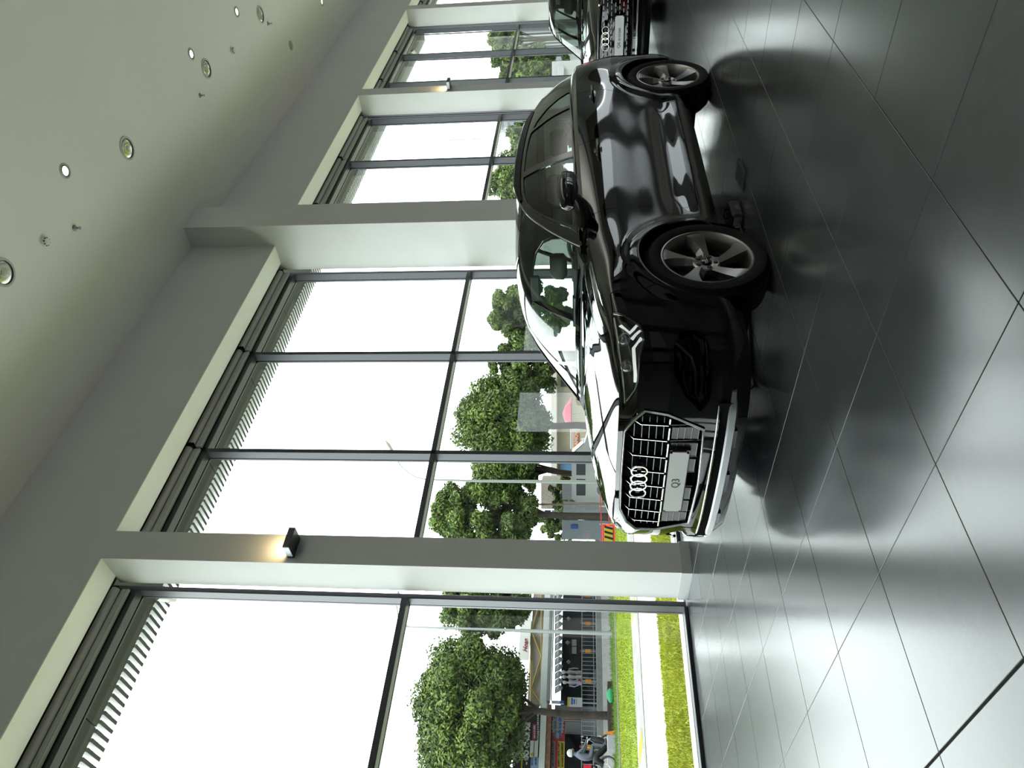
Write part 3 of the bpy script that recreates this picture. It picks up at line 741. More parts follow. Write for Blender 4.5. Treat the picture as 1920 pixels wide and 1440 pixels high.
    # ---- door handles
    for s_, z_, dn in ((2.30, .943, 'front_door'), (3.31, .975, 'rear_door')):
        for sd in (1, -1):
            y0 = side_y(s_-.09, z_); d = doors[dn, sd]
            m_ = MB(); pts = [(s_-.115, y0-.004, z_-.002), (s_-.10, y0+.026, z_), (s_-.05, y0+.038, z_+.001), (s_+.05, y0+.040, z_+.003), (s_+.095, y0+.030, z_+.004), (s_+.115, y0-.004, z_+.004)]
            m_.tube([at(p[0], sd*p[1], p[2]) for p in pts], [.012, .016, .017, .017, .016, .012], 10, flat=.75); h_ = m_.build('door_handle', PAINT, d, smooth=60)
            m_ = MB(); n = 16; ring = [(s_+.085*math.cos(2*math.pi*k/n)-.005, z_+.030*math.sin(2*math.pi*k/n)) for k in range(n)]
            vs = [at(p[0], sd*(side_y(p[0], p[1])+.0015), p[1]) for p in ring]+[at(s_, sd*(y0+.0025), z_)]
            m_.add(vs, [(k, (k+1) % n, n) for k in range(n)]); m_.build('handle_recess', GB, d, smooth=60)
    # ---- mirrors, folded back against the doors
    for sd in (1,):
        mt = MB(); n = 20
        prof = [(1.445, .955, 1.135, .030, .030), (1.465, .96, 1.138, .050, .050), (1.53, .965, 1.142, .060, .064), (1.63, .970, 1.146, .062, .070), (1.74, .970, 1.150, .056, .066), (1.81, .965, 1.150, .042, .048), (1.84, .96, 1.150, .018, .022)]
        for (s_, yc, zc, ry, rz_) in prof:
            for k in range(n):
                a = 2*math.pi*k/n; ca, sa = math.cos(a), math.sin(a); e = .7
                mt.v.append(at(s_, sd*(yc+ry*math.copysign(abs(ca)**e, ca)), zc+rz_*math.copysign(abs(sa)**e, sa)))
        for i in range(len(prof)-1):
            for k in range(n): mt.f.append((i*n+k, i*n+(k+1) % n, (i+1)*n+(k+1) % n, (i+1)*n+k)); mt.mi.append(0)
        mt.f.append(tuple(range(n-1, -1, -1))); mt.mi.append(0)
        hs = mt.build('wing_mirror', PAINT, root, smooth=50)
        m_ = MB(); m_.add([at(s_, sd*.900, z_) for s_, z_ in ((1.49, 1.10), (1.74, 1.10), (1.80, 1.15), (1.74, 1.20), (1.50, 1.18))], [(0, 1, 2, 3, 4)]); m_.build('mirror_glass', mat('mirror_silver', (.8, .82, .83), .03, metal=1), hs)
        m_ = MB(); m_.tube([at(1.47, sd*1.008, 1.145), at(1.62, sd*1.033, 1.155), at(1.76, sd*1.022, 1.158)], .005, 6); m_.build('indicator_strip', GB, hs)
        m_ = MB(); m_.tube([at(1.42, sd*.83, 1.045), at(1.43, sd*.89, 1.045), at(1.46, sd*.95, 1.065), at(1.52, sd*.965, 1.10)], [.060, .055, .05, .04], 12); m_.build('mirror_foot', GB, hs, smooth=60)
    # ---- lamps
    for sd in (1, -1): headlamp(root, xf, at, V_HL=(A, HLF), HLP=HLP, sd=sd, style=style, front_s=front_s, CHR=CHR, GB=GB, DK=DK)
    # ---- intake inserts
    for sd in (1, -1):
        m_ = MB(); 
        base = []
        for q, z in INT:
            base.append((q, z))
        def onface(q, z, off=0):
            P = A.P[:90].reshape(-1, 3); d = (P[:, 0]+P[:, 1]-q)**2+(P[:, 2]-z)**2; p = P[int(np.argmin(d))]; n_ = np.array([-1, .9*(q/1.2), 0]); n_ = n_/np.linalg.norm(n_); return p+n_*off
        n = len(INT); out = [onface(q, z, .001) for q, z in INT]; inn = [onface(q+(.92-q)*.12, z+(.49-z)*.12, -.055) for q, z in INT]
        m_.add([at(p[0], sd*p[1], p[2]) for p in out]+[at(p[0], sd*p[1], p[2]) for p in inn], [(k, (k+1) % n, n+(k+1) % n, n+k) for k in range(n)]+[tuple(range(n, 2*n))])
        io = m_.build('side_intake', GB, root)
        for z in (.435, .462, .489, .516, .543):
            m2 = MB(); pts = []
            for q in np.linspace(.70 if z < .5 else .80, 1.12, 6): p = onface(q, z, -.03); pts.append(at(p[0], sd*p[1], p[2]))
            m2.tube(pts, .006, 4); m2.build('slat', GB, io)
        m2 = MB(); pts = []
        for q, z in ((1.085, .572), (1.00, .497), (.872, .478), (.775, .468)): p = onface(q, z, .004); pts.append(at(p[0], sd*p[1], p[2]))
        m2.tube(pts, .010, 6); m2.build('intake_blade', GB, io, smooth=60)
    front_end(root, xf, at, front_s, style, sy, sz, sx, PAINT, GB, CHR, DK)
    interior(root, at, sx, sy, sz)
    if style == 'a':
        # wipers
        for (y0, y1, s0, s1) in ((.62, .02, 1.20, 1.155), (-.02, -.60, 1.145, 1.21)):
            m_ = MB(); m_.tube([at(s0+.02, y0, 1.075), at((s0+s1)/2, (y0+y1)/2, 1.094), at(s1+.02, y1, 1.088)], .008, 5); m_.build('wiper', DK, root)
    return root
def headlamp(root, xf, at, V_HL, HLP, sd, style, front_s, CHR, GB, DK):
    A, HLF = V_HL; P = A.P[:110].reshape(-1, 3)
    def on(q, z, off=0):
        d = (P[:, 0]+P[:, 1]-q)**2+(P[:, 2]-z)**2; ii = np.argsort(d)[:4]; wt = 1/(d[ii]+1e-5); p = (P[ii]*wt[:, None]).sum(0)/wt.sum()
        a = min(max((q-.55)/.75, 0), 1)*1.15; n_ = np.array([-math.cos(a), math.sin(a), 0]); return p+n_*off
    def pt(p): return at(p[0], sd*p[1], p[2])
    # housing bowl behind the lens
    m_ = MB(); n = len(HLP); cq, cz = 1.08, .815
    out = [on(q, z, .0) for q, z in HLP]; inn = [on(q+(cq-q)*.10, z+(cz-z)*.10, -.06) for q, z in HLP]
    m_.add([pt(p) for p in out+inn], [(k, (k+1) % n, n+(k+1) % n, n+k) for k in range(n)]+[tuple(range(n, 2*n))])
    h = m_.build('headlamp', mat('lamp_housing', (.02, .021, .022), .25), root)
    h['label'] = 'headlamp unit with white daytime running light'
    V, F = list(map(tuple, A.V)), None
    # lens
    V = LENS_CACHE.get('V'); 
    nv, nf = LENS_CACHE[style]
    m_ = MB(); m_.add([at(p[0], sd*p[1], p[2]) for p in nv], nf); m_.build('lamp_lens', glass('lamp_cover', (.92, .94, .93)), h, smooth=60)
    DRL = mat('daylight_strip', (.85, .88, .88), .3, emit=(.95, 1, .97), estr=.55)
    def strip(pts, w, name, m, off=-.022, th=.012):
        m2 = MB(); L = []
        for i, (q, z) in enumerate(pts):
            a, b = pts[max(i-1, 0)], pts[min(i+1, len(pts)-1)]; d = np.array([b[0]-a[0], b[1]-a[1]]); d = d/np.linalg.norm(d); nn = np.array([-d[1], d[0]])*w/2
            for sg, of in ((1, off), (-1, off), (-1, off-th), (1, off-th)): L.append(pt(on(q+sg*nn[0], z+sg*nn[1], of)))
        f = []
        for i in range(len(pts)-1):
            for k in range(4): f.append((4*i+k, 4*i+(k+1) % 4, 4*i+4+(k+1) % 4, 4*i+4+k))
        f += [(0, 1, 2, 3), tuple(4*(len(pts)-1)+k for k in (3, 2, 1, 0))]
        m2.add(L, f); return m2.build(name, m, h)
    if style == 'a':
        strip([(.785, .779), (.857, .781), (.948, .783), (1.055, .789), (1.095, .768), (1.135, .746)], .017, 'daylight_strip', DRL)
        strip([(1.128, .796), (1.164, .774), (1.200, .750)], .017, 'daylight_strip', DRL)
        strip([(1.245, .852), (1.21, .829), (1.178, .805), (1.211, .783), (1.240, .765)], .014, 'daylight_strip', DRL)
        strip([(.636, .829), (.797, .840), (1.038, .861), (1.197, .872), (1.30, .884)], .008, 'chrome_strip', CHR, off=-.012)
        strip([(.65, .822), (.74, .782), (.80, .770), (.98, .762), (1.10, .742), (1.165, .740), (1.225, .755), (1.27, .788), (1.31, .835), (1.325, .885)], .005, 'chrome_strip', CHR, off=-.008)
        for q, z in ((1.114, .832), (.905, .816)):
            m2 = MB(); c = on(q, z, -.03); a = .9*min(max((q-.55)/.75, 0), 1)
            d = Vector((-math.cos(a*.6), math.sin(a*.6), 0))
            for rr, k in (((.030, .030, .026), 0),):
                pts = [Vector(c)-d*.03, Vector(c), Vector(c)+d*.006]; m2.tube([pt(p) for p in pts], [.034, .034, .030], 16)
            m2.build('projector', mat('projector_ring', (.12, .12, .12), .2, metal=.8), h, smooth=50)
            m2 = MB(); rs = [(.026, .007), (.022, .015), (.012, .021), (.001, .023)]
            m2.tube([pt(Vector(c)+d*b) for a_, b in rs], [a_ for a_, b in rs], 16); m2.build('projector_lens', mat('projector_glass', (.05, .06, .06), .02, coat=1), h, smooth=60)
    else:
        for k in range(7): strip([(.72+.095*k, .818+.008*k), (.78+.095*k, .824+.009*k)], .012, 'daylight_strip', DRL)
LENS_CACHE = {}
def prep_lens():
    A = SH['A']
    for st in ('a', 'b'):
        HLP = [(.590, .836), (.70, .845), (.873, .860), (1.12, .881), (1.335, .896), (1.34, .87), (1.318, .827), (1.276, .779), (1.232, .749), (1.162, .732), (1.09, .734), (.99, .752), (.877, .762), (.784, .764), (.70, .79)] if st == 'a' else \
              [(.60, .838), (.9, .845), (1.2, .868), (1.40, .90), (1.42, .88), (1.30, .83), (1.0, .80), (.70, .805)]
        V, F = list(map(tuple, A.V)), [tuple(f) for f in A.F]
        V, i, r = split(V, F, lambda P: np.where(P[:, 0] < .9, sdf_poly(np.stack([P[:, 0]+P[:, 1], P[:, 2]], -1), HLP)+.003, 9.))
        LENS_CACHE[st] = compact(V, i)
def build_wheel(root, xf, sx, sz):
    R = .352*sz
    t = bpy.data.objects.new('wheel', None); COL.objects.link(t); t.parent = root; t.empty_display_size = .1
    # wheel axis along local y; outer face towards -y
    W = .118; RIM = .255
    RUB = MATS['black_rubber']; AL = mat('grey_alloy', (.36, .355, .34), .34, metal=1); DKM = MATS['matt_black_liner']
    b = MB(); prof = [(RIM-.004, -W+.012), (RIM+.012, -W+.002), (RIM+.04, -W-.006), (RIM+.07, -W-.002), (R-.018, -W+.018), (R-.006, -W+.032)]
    g = []
    for k, y in enumerate((-.075, -.035, .0, .035, .075)):
        g += [(R-.001, y-.012), (R, y-.005), (R-.008, y-.004), (R-.008, y+.004), (R, y+.005)]
    prof += g+[(R-.001, .086), (R-.006, W-.032), (R-.018, W-.018), (RIM+.07, W+.002), (RIM+.02, W), (RIM-.004, W-.012)]
    b.lathe(prof, 72, 'y'); b.build('tyre', RUB, t, smooth=50)
    b = MB(); b.lathe([(RIM, -W+.012), (RIM+.004, -W+.004), (RIM-.004, -W+.002), (RIM-.014, -W+.014), (RIM-.020, -W+.05), (RIM-.035, -.02), (RIM-.03, .09), (RIM, W-.01)], 72, 'y')
    b.build('rim', AL, t, smooth=40)
    b = MB(); b.lathe([(RIM-.036, .0), (.0005, .0)], 40, 'y'); b.lathe([(.16, -.03), (.16, -.012), (.0005, -.012)][::1], 48, 'y'); b.build('brake_disc', mat('brake_metal', (.05, .05, .05), .5, metal=.6), t, smooth=30)
    # five broad twisted spokes
    for k in range(5):
        a = math.radians(14+72*k); ca, sa = math.cos(a), math.sin(a)
        def P(r, tt, y): return (r*ca-tt*sa, y, r*sa+tt*ca)
        b = MB()
        # stations along radius: (r, left, ridge, right, y_left, y_ridge, y_right)
        st = [(.045, -.034, .000, .034, -.066, -.072, -.064), (.075, -.044, -.010, .026, -.070, -.080, -.060), (.12, -.050, -.006, .018, -.078, -.090, -.052),
              (.17, -.058, .004, .024, -.090, -.098, -.056), (.215, -.066, .024, .036, -.102, -.106, -.066), (.240, -.074, .040, .048, -.110, -.108, -.08), (.249, -.078, .050, .056, -.110, -.107, -.09)]
        for r, l, m_, rt, yl, ym, yr in st:
            b.v += [P(r, l, yl), P(r, m_, ym), P(r, rt, yr), P(r, rt, -.03), P(r, l+.004, -.03)]
        for i in range(len(st)-1):
            for q in range(5): b.f.append((i*5+q, i*5+(q+1) % 5, i*5+5+(q+1) % 5, i*5+5+q)); b.mi.append(0)
        b.f.append((4, 3, 2, 1, 0)); b.mi.append(0); e = 5*(len(st)-1); b.f.append((e, e+1, e+2, e+3, e+4)); b.mi.append(0)
        b.build('spoke', AL, t, smooth=18)
    b = MB(); b.lathe([(.078, -.03), (.078, -.066), (.070, -.074), (.034, -.070), (.032, -.060)], 40, 'y'); b.build('hub', AL, t, smooth=30)
    cap = MB(); cap.lathe([(.033, -.058), (.032, -.074), (.028, -.0765), (.0005, -.0775)], 28, 'y'); cap = cap.build('hub_cap', MATS['gloss_black_trim'], t, smooth=40)
    m_ = MB()
    for x in (-.0135, -.0045, .0045, .0135):
        ring = [(x+.0065*math.cos(q), -.0785, .0065*math.sin(q)) for q in np.linspace(0, 2*math.pi, 13)]; m_.tube(ring, .0011, 4, cap=False)
    m_.build('emblem', MATS['satin_chrome'], cap)
    for k in range(5):
        a = math.radians(50+72*k); m_ = MB(); c = (.055*math.cos(a), 0, .055*math.sin(a)); m_.lathe([(.0125, -.060), (.0125, -.0745), (.0095, -.0775), (.0005, -.0775)], 6, 'y', c); m_.lathe([(.016, -.069), (.016, -.0735), (.012, -.0735)], 14, 'y', c)
        m_.build('wheel_bolt', mat('black_bolt', (.01, .01, .01), .35), t)
    return t
def front_end(root, xf, at, front_s, style, sy, sz, sx, PAINT, GB, CHR, DK):
    # grille frame: ring following the opening
    GF = mat('grille_frame_black', (.008, .008, .009), .15)
    pts = [(y, z) for y, z in GRILLE]
    pts = [(.0, .838), (.36, .832), (.470, .790), (.548, .730), (.533, .610), (.435, .415), (0, .402)]
    full = pts+[(-y, z) for y, z in pts[-2:0:-1]]
    # densify
    dn = []
    for i in range(len(full)):
        a, b = np.array(full[i]), np.array(full[(i+1) % len(full)]); k = max(1, int(np.linalg.norm(b-a)/.06))
        for j in range(k): dn.append(tuple(a+(b-a)*j/k))
    n = len(dn); cz = .62
    def ring(scale, off):
        return [at(front_s(y, z)+off, y*scale, cz+(z-cz)*(1-(1-scale)*1.9)) for y, z in dn]
    fr = MB(); r0, r1, r2, r3 = ring(1.006, .004), ring(1.0, -.012), ring(.970, -.010), ring(.955, .045)
    fr.add(r0+r1+r2+r3, [(i*n+k, i*n+(k+1) % n, (i+1)*n+(k+1) % n, (i+1)*n+k) for i in range(3) for k in range(n)])
    g = fr.build('grille', GF, root, smooth=25)
    m_ = MB(); low = [(y, z) for y, z in dn]
    m_.tube([at(front_s(y, z)-.009, y*.985, cz+(z-cz)*.972) for y, z in dn]+[at(front_s(*dn[0])-.009, dn[0][0]*.985, cz+(dn[0][1]-cz)*.972)], .0035, 5, cap=False); m_.build('chrome_edge', CHR if style == 'a' else MATS['dark_chrome'], g, smooth=60)
    bk = MB(); bk.add([at(front_s(y, z)+.055, y*1.0, z) for y, z in dn], [tuple(range(n))]); bk.build('grille_back', DK, g)
    def hw(z):      # half width of the opening at z
        zz = [.402, .415, .610, .730, .790, .832, .838]; yy = [.42, .435, .533, .548, .47, .36, .3]; return float(np.interp(z, zz, yy))
    if style == 'a':
        silver = mat('grille_edge_silver', (.62, .63, .64), .25, metal=1)
        for y in (.065, .195, .325, .44, -.065, -.195, -.325, -.44):
            ztop = .822 if abs(y) < .36 else .788
            zs_ = [ztop, ztop-.045, .60, .585, .43]; of = [.035, .006, .006, .012, .020]
            b = MB()
            P = [(z, front_s(y, z)+o) for z, o in zip(zs_, of)]
            vs = []
            for z, s in P:
                vs += [at(s, y-.003, z), at(s, y+.003, z), at(s+.03, y+.006, z), at(s+.03, y-.006, z)]
            f = [(4*i+k, 4*i+(k+1) % 4, 4*i+4+(k+1) % 4, 4*i+4+k) for i in range(len(P)-1) for k in range(4)]+[(0, 1, 2, 3), (19, 18, 17, 16)]
            b.add(vs, f); bar = b.build('grille_bar', GB, g)
            b = MB(); Q = P[:3]; vs = []
            for z, s in Q: vs += [at(s-.0012, y-.0020, z), at(s-.0012, y+.0020, z)]
            b.add(vs, [(0, 1, 3, 2), (2, 3, 5, 4)]); b.build('bar_edge', silver, bar)
        ys = [-.50, -.44, -.325, -.195, -.065, .065, .195, .325, .44, .50]
        for z in (.775, .735, .697, .659, .622):
            for a, b_ in zip(ys[:-1], ys[1:]):
                a2, b2 = max(a+.014, -hw(z)+.01), min(b_-.014, hw(z)-.01)
                if b2-a2 < .015: continue
                b = MB(); n2 = 3; q = [a2+(b2-a2)*k/(n2-1) for k in range(n2)]; vs = []
                for y in q:
                    s = front_s(y, z)+.014; vs += [at(s, y, z-.0013), at(s, y, z+.0013), at(s+.012, y, z+.0016), at(s+.012, y, z-.0016)]
                b.add(vs, [(4*i+k, 4*i+(k+1) % 4, 4*i+4+(k+1) % 4, 4*i+4+k) for i in range(n2-1) for k in range(4)]+[(0, 1, 2, 3), (4*n2-1, 4*n2-2, 4*n2-3, 4*n2-4)])
                b.build('grille_fin', mat('fin_silver', (.34, .35, .36), .4, metal=1), g)
        # middle chrome blocks and lower shutters
        for a, b_ in zip(ys[:-1], ys[1:]):
            a2, b2 = max(a+.010, -hw(.59)+.01), min(b_-.010, hw(.59)-.01)
            if b2-a2 < .015: continue
            b = MB(); s = front_s((a2+b2)/2, .593)
            vs = [at(s+.002, y, z) for z in (.590, .598) for y in (a2, b2)]+[at(s+.03, y, z) for z in (.590, .598) for y in (a2, b2)]
            b.add(vs, [(0, 1, 3, 2), (4, 6, 7, 5), (0, 4, 5, 1), (2, 3, 7, 6), (0, 2, 6, 4), (1, 5, 7, 3)]); b.build('grille_block', silver, g)
            a3, b3 = max(a+.012, -hw(.50)+.012), min(b_-.012, hw(.50)-.012)
            if b3-a3 > .02 and abs(a+b_) > .25:
                for kz in range(4):
                    z0, z1 = .578-.036*kz-.030, .578-.036*kz; s = front_s((a3+b3)/2, z0)+.012
                    b = MB(); vs = [at(s, a3, z0), at(s, b3, z0), at(s+.002, b3, z1), at(s+.002, a3, z1), at(s+.02, a3, z0), at(s+.02, b3, z0), at(s+.02, b3, z1), at(s+.02, a3, z1)]
                    b.add(vs, [(0, 1, 2, 3), (7, 6, 5, 4), (0, 4, 5, 1), (3, 2, 6, 7), (0, 3, 7, 4), (1, 5, 6, 2)]); b.build('shutter', mat('shutter_grey', (.045, .047, .05), .4), g)
                    b = MB(); vs = [at(s-.001, a3, z0-.003), at(s-.001, b3, z0-.003), at(s-.001, b3, z0), at(s-.001, a3, z0)]; b.add(vs, [(0, 1, 2, 3)])
                    b.build('shutter_edge', mat('edge_grey', (.25, .25, .26), .3, metal=.8), g)
        pz, pw, ph, ptxt, tsz = .531, .272, .050, 'Q3', .062
        lz = .737
    else:
        for r_ in range(7):
            z = .78-.05*r_
            for k in range(-7, 8):
                y = k*.068+(.034 if r_ % 2 else 0)
                if abs(y) > hw(z)-.05 or (r_ < 2 and abs(y) < .19): continue
                b = MB(); s = front_s(y, z)+.012
                vs = [at(s, y-.020, z-.004), at(s, y+.020, z-.004), at(s, y+.024, z+.004), at(s, y-.024, z+.004), at(s+.02, y-.020, z-.004), at(s+.02, y+.020, z-.004), at(s+.02, y+.024, z+.004), at(s+.02, y-.024, z+.004)]
                b.add(vs, [(0, 1, 2, 3), (7, 6, 5, 4), (0, 4, 5, 1), (3, 2, 6, 7), (0, 3, 7, 4), (1, 5, 6, 2)]); b.build('grille_fin', mat('fin_silver', (.34, .35, .36), .4, metal=1), g)
        b = MB(); b.add([at(front_s(y, z)+.034, y*.97, cz+(z-cz)*.96) for y, z in dn], [tuple(range(n))]); b.build('grille_panel', PAINT, g)
        for z, w_ in ((.365, .60), (.845, .42)):
            m_ = MB(); m_.tube([at(front_s(y, z)-.004, y, z) for y in np.linspace(-w_, w_, 15)], .006, 6); m_.build('trim_line', CHR, g, smooth=60)
        for sd in (1, -1):
            m_ = MB(); m_.tube([at(front_s(.50, .36)-.006, sd*.50, .36), at(front_s(.62, .33)-.006, sd*.63, .335), at(front_s(.63, .26)-.006, sd*.64, .265), at(front_s(.55, .25)-.006, sd*.56, .25)], .007, 6); m_.build('intake_trim', MATS['dark_chrome'], g, smooth=60)
        pz, pw, ph, ptxt, tsz = .580, .26, .055, 'Q6 e-tron', .060
        lz = .752
    # number plate
    b = MB(); s0 = front_s(.2, pz)-.014
    bm = bmesh.new(); bmesh.ops.create_cube(bm, size=1)
    for v in bm.verts: v.co = (v.co.x*.006, v.co.y*2*pw, v.co.z*2*ph)
    bmesh.ops.bevel(bm, geom=[e for e in bm.edges if abs(e.verts[0].co.x-e.verts[1].co.x) > .004], offset=.012, segments=4, affect='EDGES'); bm.verts.index_update()
    b.add([at(s0+v.co.x, v.co.y, pz+v.co.z) for v in bm.verts], [[v.index for v in f.verts] for f in bm.faces]); bm.free()
    p_ = b.build('number_plate', mat('plate_grey', (.50, .50, .49), .35), root); p_['label'] = 'plain grey display plate reading %s' % ptxt
    M = frame_yz((s0*sx-.0045, 0, pz*sz))
    text('plate_text', ptxt, tsz, mat('plate_ink', (.01, .01, .01), .5), M, p_, extrude=.0006)
    b = MB(); b.add([at(s0+.02, y, z) for z in (pz-ph-.012, pz+ph+.004) for y in (-pw-.012, pw+.012)]+[at(s0+.006, y, z) for z in (pz-ph-.006, pz+ph+.002) for y in (-pw-.006, pw+.006)], [(4, 5, 7, 6), (0, 1, 5, 4), (1, 3, 7, 5), (3, 2, 6, 7), (2, 0, 4, 6)]); b.build('plate_holder', GB, p_)
    # four-ring emblem
    e = MB(); s1 = front_s(0, lz)-.016
    for k in (-1.5, -.5, .5, 1.5):
        ring_ = [at(s1+(.002 if k in (-.5, 1.5) else 0), k*.0655+.0435*math.cos(q), lz+.0435*math.sin(q)) for q in np.linspace(0, 2*math.pi, 41)[:-1]]
        nn = len(ring_); L = len(e.v)
        for i, c in enumerate(ring_):
            q = 2*math.pi*i/nn; rad = Vector((0, -math.cos(q)*sy, math.sin(q)*sz))
            for (dr, dx) in ((-.0055, 0), (-.0035, -.0045), (.0035, -.0045), (.0055, 0), (.004, .012), (-.004, .012)): e.v.append(tuple(Vector(c)+rad*dr+Vector((dx, 0, 0))))
        for i in range(nn):
            for k2 in range(6): e.f.append((L+i*6+k2, L+i*6+(k2+1) % 6, L+((i+1) % nn)*6+(k2+1) % 6, L+((i+1) % nn)*6+k2)); e.mi.append(0)
    e.build('ring_emblem', mat('polished_chrome', (.82, .83, .84), .08, metal=1), g, smooth=40)
    e = MB(); e.cbox(0, 1, -.16*sy, .16*sy, (lz-.012)*sz, (lz+.012)*sz, .003)
    for i, v in enumerate(e.v): e.v[i] = ((s1+.012+v[0]*.03)*sx, v[1], v[2])
    e.build('emblem_mount', GB, g)
    # lower intake and silver lip
    b = MB(); b.box((.045)*sx, .06*sx, -.6*sy, .6*sy, .285*sz, .36*sz); lo = b.build('lower_intake', DK, root)
    for z, w_ in ((.355, .60),):
        m_ = MB(); m_.tube([at(front_s(y, z)-.004, y, z) for y in np.linspace(-w_, w_, 25)], .0045, 6); m_.build('chrome_line', CHR, lo, smooth=60)
    b = MB(); ys = np.linspace(-.66, .66, 31); vs = []
    for y in ys:
        s = front_s(y, .285); k = 1-.5*sst(np.array(abs(y)), .52, .66)
        vs += [at(s-.004, y, .285+.020*k), at(s-.014, y, .285+.012*k), at(s-.010, y, .285-.020*k), at(s+.012, y, .285-.032*k), at(s+.03, y, .285)]
    n = len(ys); b.add(vs, [(5*i+k, 5*i+(k+1) % 5, 5*i+5+(k+1) % 5, 5*i+5+k) for i in range(n-1) for k in range(5)]+[(0, 1, 2, 3, 4), tuple(5*(n-1)+k for k in (4, 3, 2, 1, 0))])
    if style == 'a':
        o = b.build('skid_lip', mat('satin_silver', (.42, .43, .44), .35, metal=.9), root, smooth=30); o['label'] = 'silver lower lip'
        for y0, y1 in ((-.42, -.30), (-.08, .08), (.30, .42)):
            m_ = MB(); m_.add([at(front_s(y, .27)-.014, y, z) for z in (.245, .262) for y in (y0, y1)]+[at(front_s(y, .27)+.02, y, z) for z in (.245, .262) for y in (y0, y1)], [(0, 1, 3, 2), (4, 6, 7, 5), (0, 4, 5, 1), (2, 3, 7, 6), (0, 2, 6, 4), (1, 5, 7, 3)]); m_.build('lip_notch', GB, o)
    else: b.build('skid_lip', GB, root, smooth=30)
def interior(root, at, sx, sy, sz):
    FAB = mat('dark_seat_leather', (.012, .012, .013), .5); PL = mat('dark_cabin_plastic', (.010, .010, .011), .6); HD = mat('headliner_grey', (.10, .10, .10), .8)
    def ab(x0, x1, y0, y1, z0, z1, c=.02):
        m_ = MB(); m_.cbox(x0, x1, y0, y1, z0, z1, c); m_.v = [at(*v) for v in m_.v]; return m_
    d = MB(); d.prism([(1.20, 1.045), (1.30, 1.075), (1.55, 1.09), (1.74, 1.06), (1.80, .93), (1.75, .70), (1.3, .70)], 'y', -.68, .68); d.v = [at(*v) for v in d.v]
    dash = d.build('dashboard', PL, root)
    s = ab(1.56, 1.60, -.16, .13, 1.0, 1.125, .008); s.build('display_screen', MATS['gloss_black_trim'], dash)
    s = ab(1.40, 1.60, .24, .50, 1.06, 1.115, .02); s.build('instrument_hood', PL, dash)
    m_ = MB(); c = Vector((1.80, .37, .985)); ring = []
    for q in np.linspace(0, 2*math.pi, 37)[:-1]: ring.append(at(c.x+.19*math.sin(q)*.40, c.y+.185*math.cos(q), c.z+.185*math.sin(q)*.90))
    m_.tube(ring+[ring[0]], .016, 8, cap=False); m_.tube([at(c.x-.02, c.y-.17, c.z), at(c.x-.035, c.y, c.z-.01), at(c.x-.02, c.y+.17, c.z)], .022, 6); m_.tube([at(c.x-.03, c.y, c.z), at(c.x-.25, c.y, c.z-.10)], .04, 8)
    m_.build('steering_wheel', PL, root, smooth=60)
    def seat(x, y, name):
        b = MB(); b.prism([(x, .52), (x+.04, .60), (x+.42, .55), (x+.50, .50), (x+.48, .44), (x+.02, .42)], 'y', y-.24, y+.24)
        b.v = [at(*v) for v in b.v]; o = b.build(name, FAB, root)
        b = MB(); st = [(x+.44, .53, .20, .07), (x+.49, .70, .235, .07), (x+.54, .90, .24, .06), (x+.60, 1.08, .20, .05), (x+.63, 1.15, .14, .04)]; n = 16
        for (sx_, z, hw_, th) in st:
            for k in range(n):
                a = 2*math.pi*k/n; b.v.append(at(sx_+th*math.copysign(abs(math.sin(a))**.6, math.sin(a)), y+hw_*math.copysign(abs(math.cos(a))**.5, math.cos(a)), z))
        for i in range(len(st)-1):
            for k in range(n): b.f.append((i*n+k, i*n+(k+1) % n, (i+1)*n+(k+1) % n, (i+1)*n+k)); b.mi.append(0)
        b.f.append(tuple(range(n-1, -1, -1))); b.mi.append(0); b.f.append(tuple((len(st)-1)*n+k for k in range(n))); b.mi.append(0)
        b.build('backrest', FAB, o, smooth=50)
        b = MB(); st = [(x+.645, 1.19, .09, .035), (x+.64, 1.22, .13, .05), (x+.645, 1.29, .13, .05), (x+.66, 1.34, .10, .035)]
        for (sx_, z, hw_, th) in st:
            for k in range(n):
                a = 2*math.pi*k/n; b.v.append(at(sx_+th*math.copysign(abs(math.sin(a))**.6, math.sin(a)), y+hw_*math.copysign(abs(math.cos(a))**.6, math.cos(a)), z))
        for i in range(len(st)-1):
            for k in range(n): b.f.append((i*n+k, i*n+(k+1) % n, (i+1)*n+(k+1) % n, (i+1)*n+k)); b.mi.append(0)
        b.f.append(tuple(range(n-1, -1, -1))); b.mi.append(0); b.f.append(tuple((len(st)-1)*n+k for k in range(n))); b.mi.append(0)
        b.build('headrest', FAB, o, smooth=50)
    seat(2.02, .38, 'front_seat'); seat(2.02, -.38, 'front_seat'); seat(2.85, .38, 'rear_seat'); seat(2.85, -.38, 'rear_seat')
    m_ = ab(1.83, 1.86, -.12, .12, 1.375, 1.445, .01); m_.build('rear_view_mirror', PL, root)
    # headliner and door linings so the cabin reads as closed and dark
    T = SH['T'].P; C = T[:, ::7].copy(); sel = [i for i in range(C.shape[0]) if 1.98 < C[i, 0, 0] < 4.0][::4]; C = C[sel]; C[..., 2] -= .03; C[..., 1] *= .97
    m_ = MB(); nu, nv = C.shape[:2]
    for sg in (1, -1):
        b0 = len(m_.v); m_.v += [at(p[0], sg*p[1], p[2]) for p in C.reshape(-1, 3)]
        for i in range(nu-1):
            for j in range(nv-1): m_.f.append((b0+i*nv+j, b0+(i+1)*nv+j, b0+(i+1)*nv+j+1, b0+i*nv+j+1)); m_.mi.append(0)
    m_.build('headliner', HD, root, smooth=50)
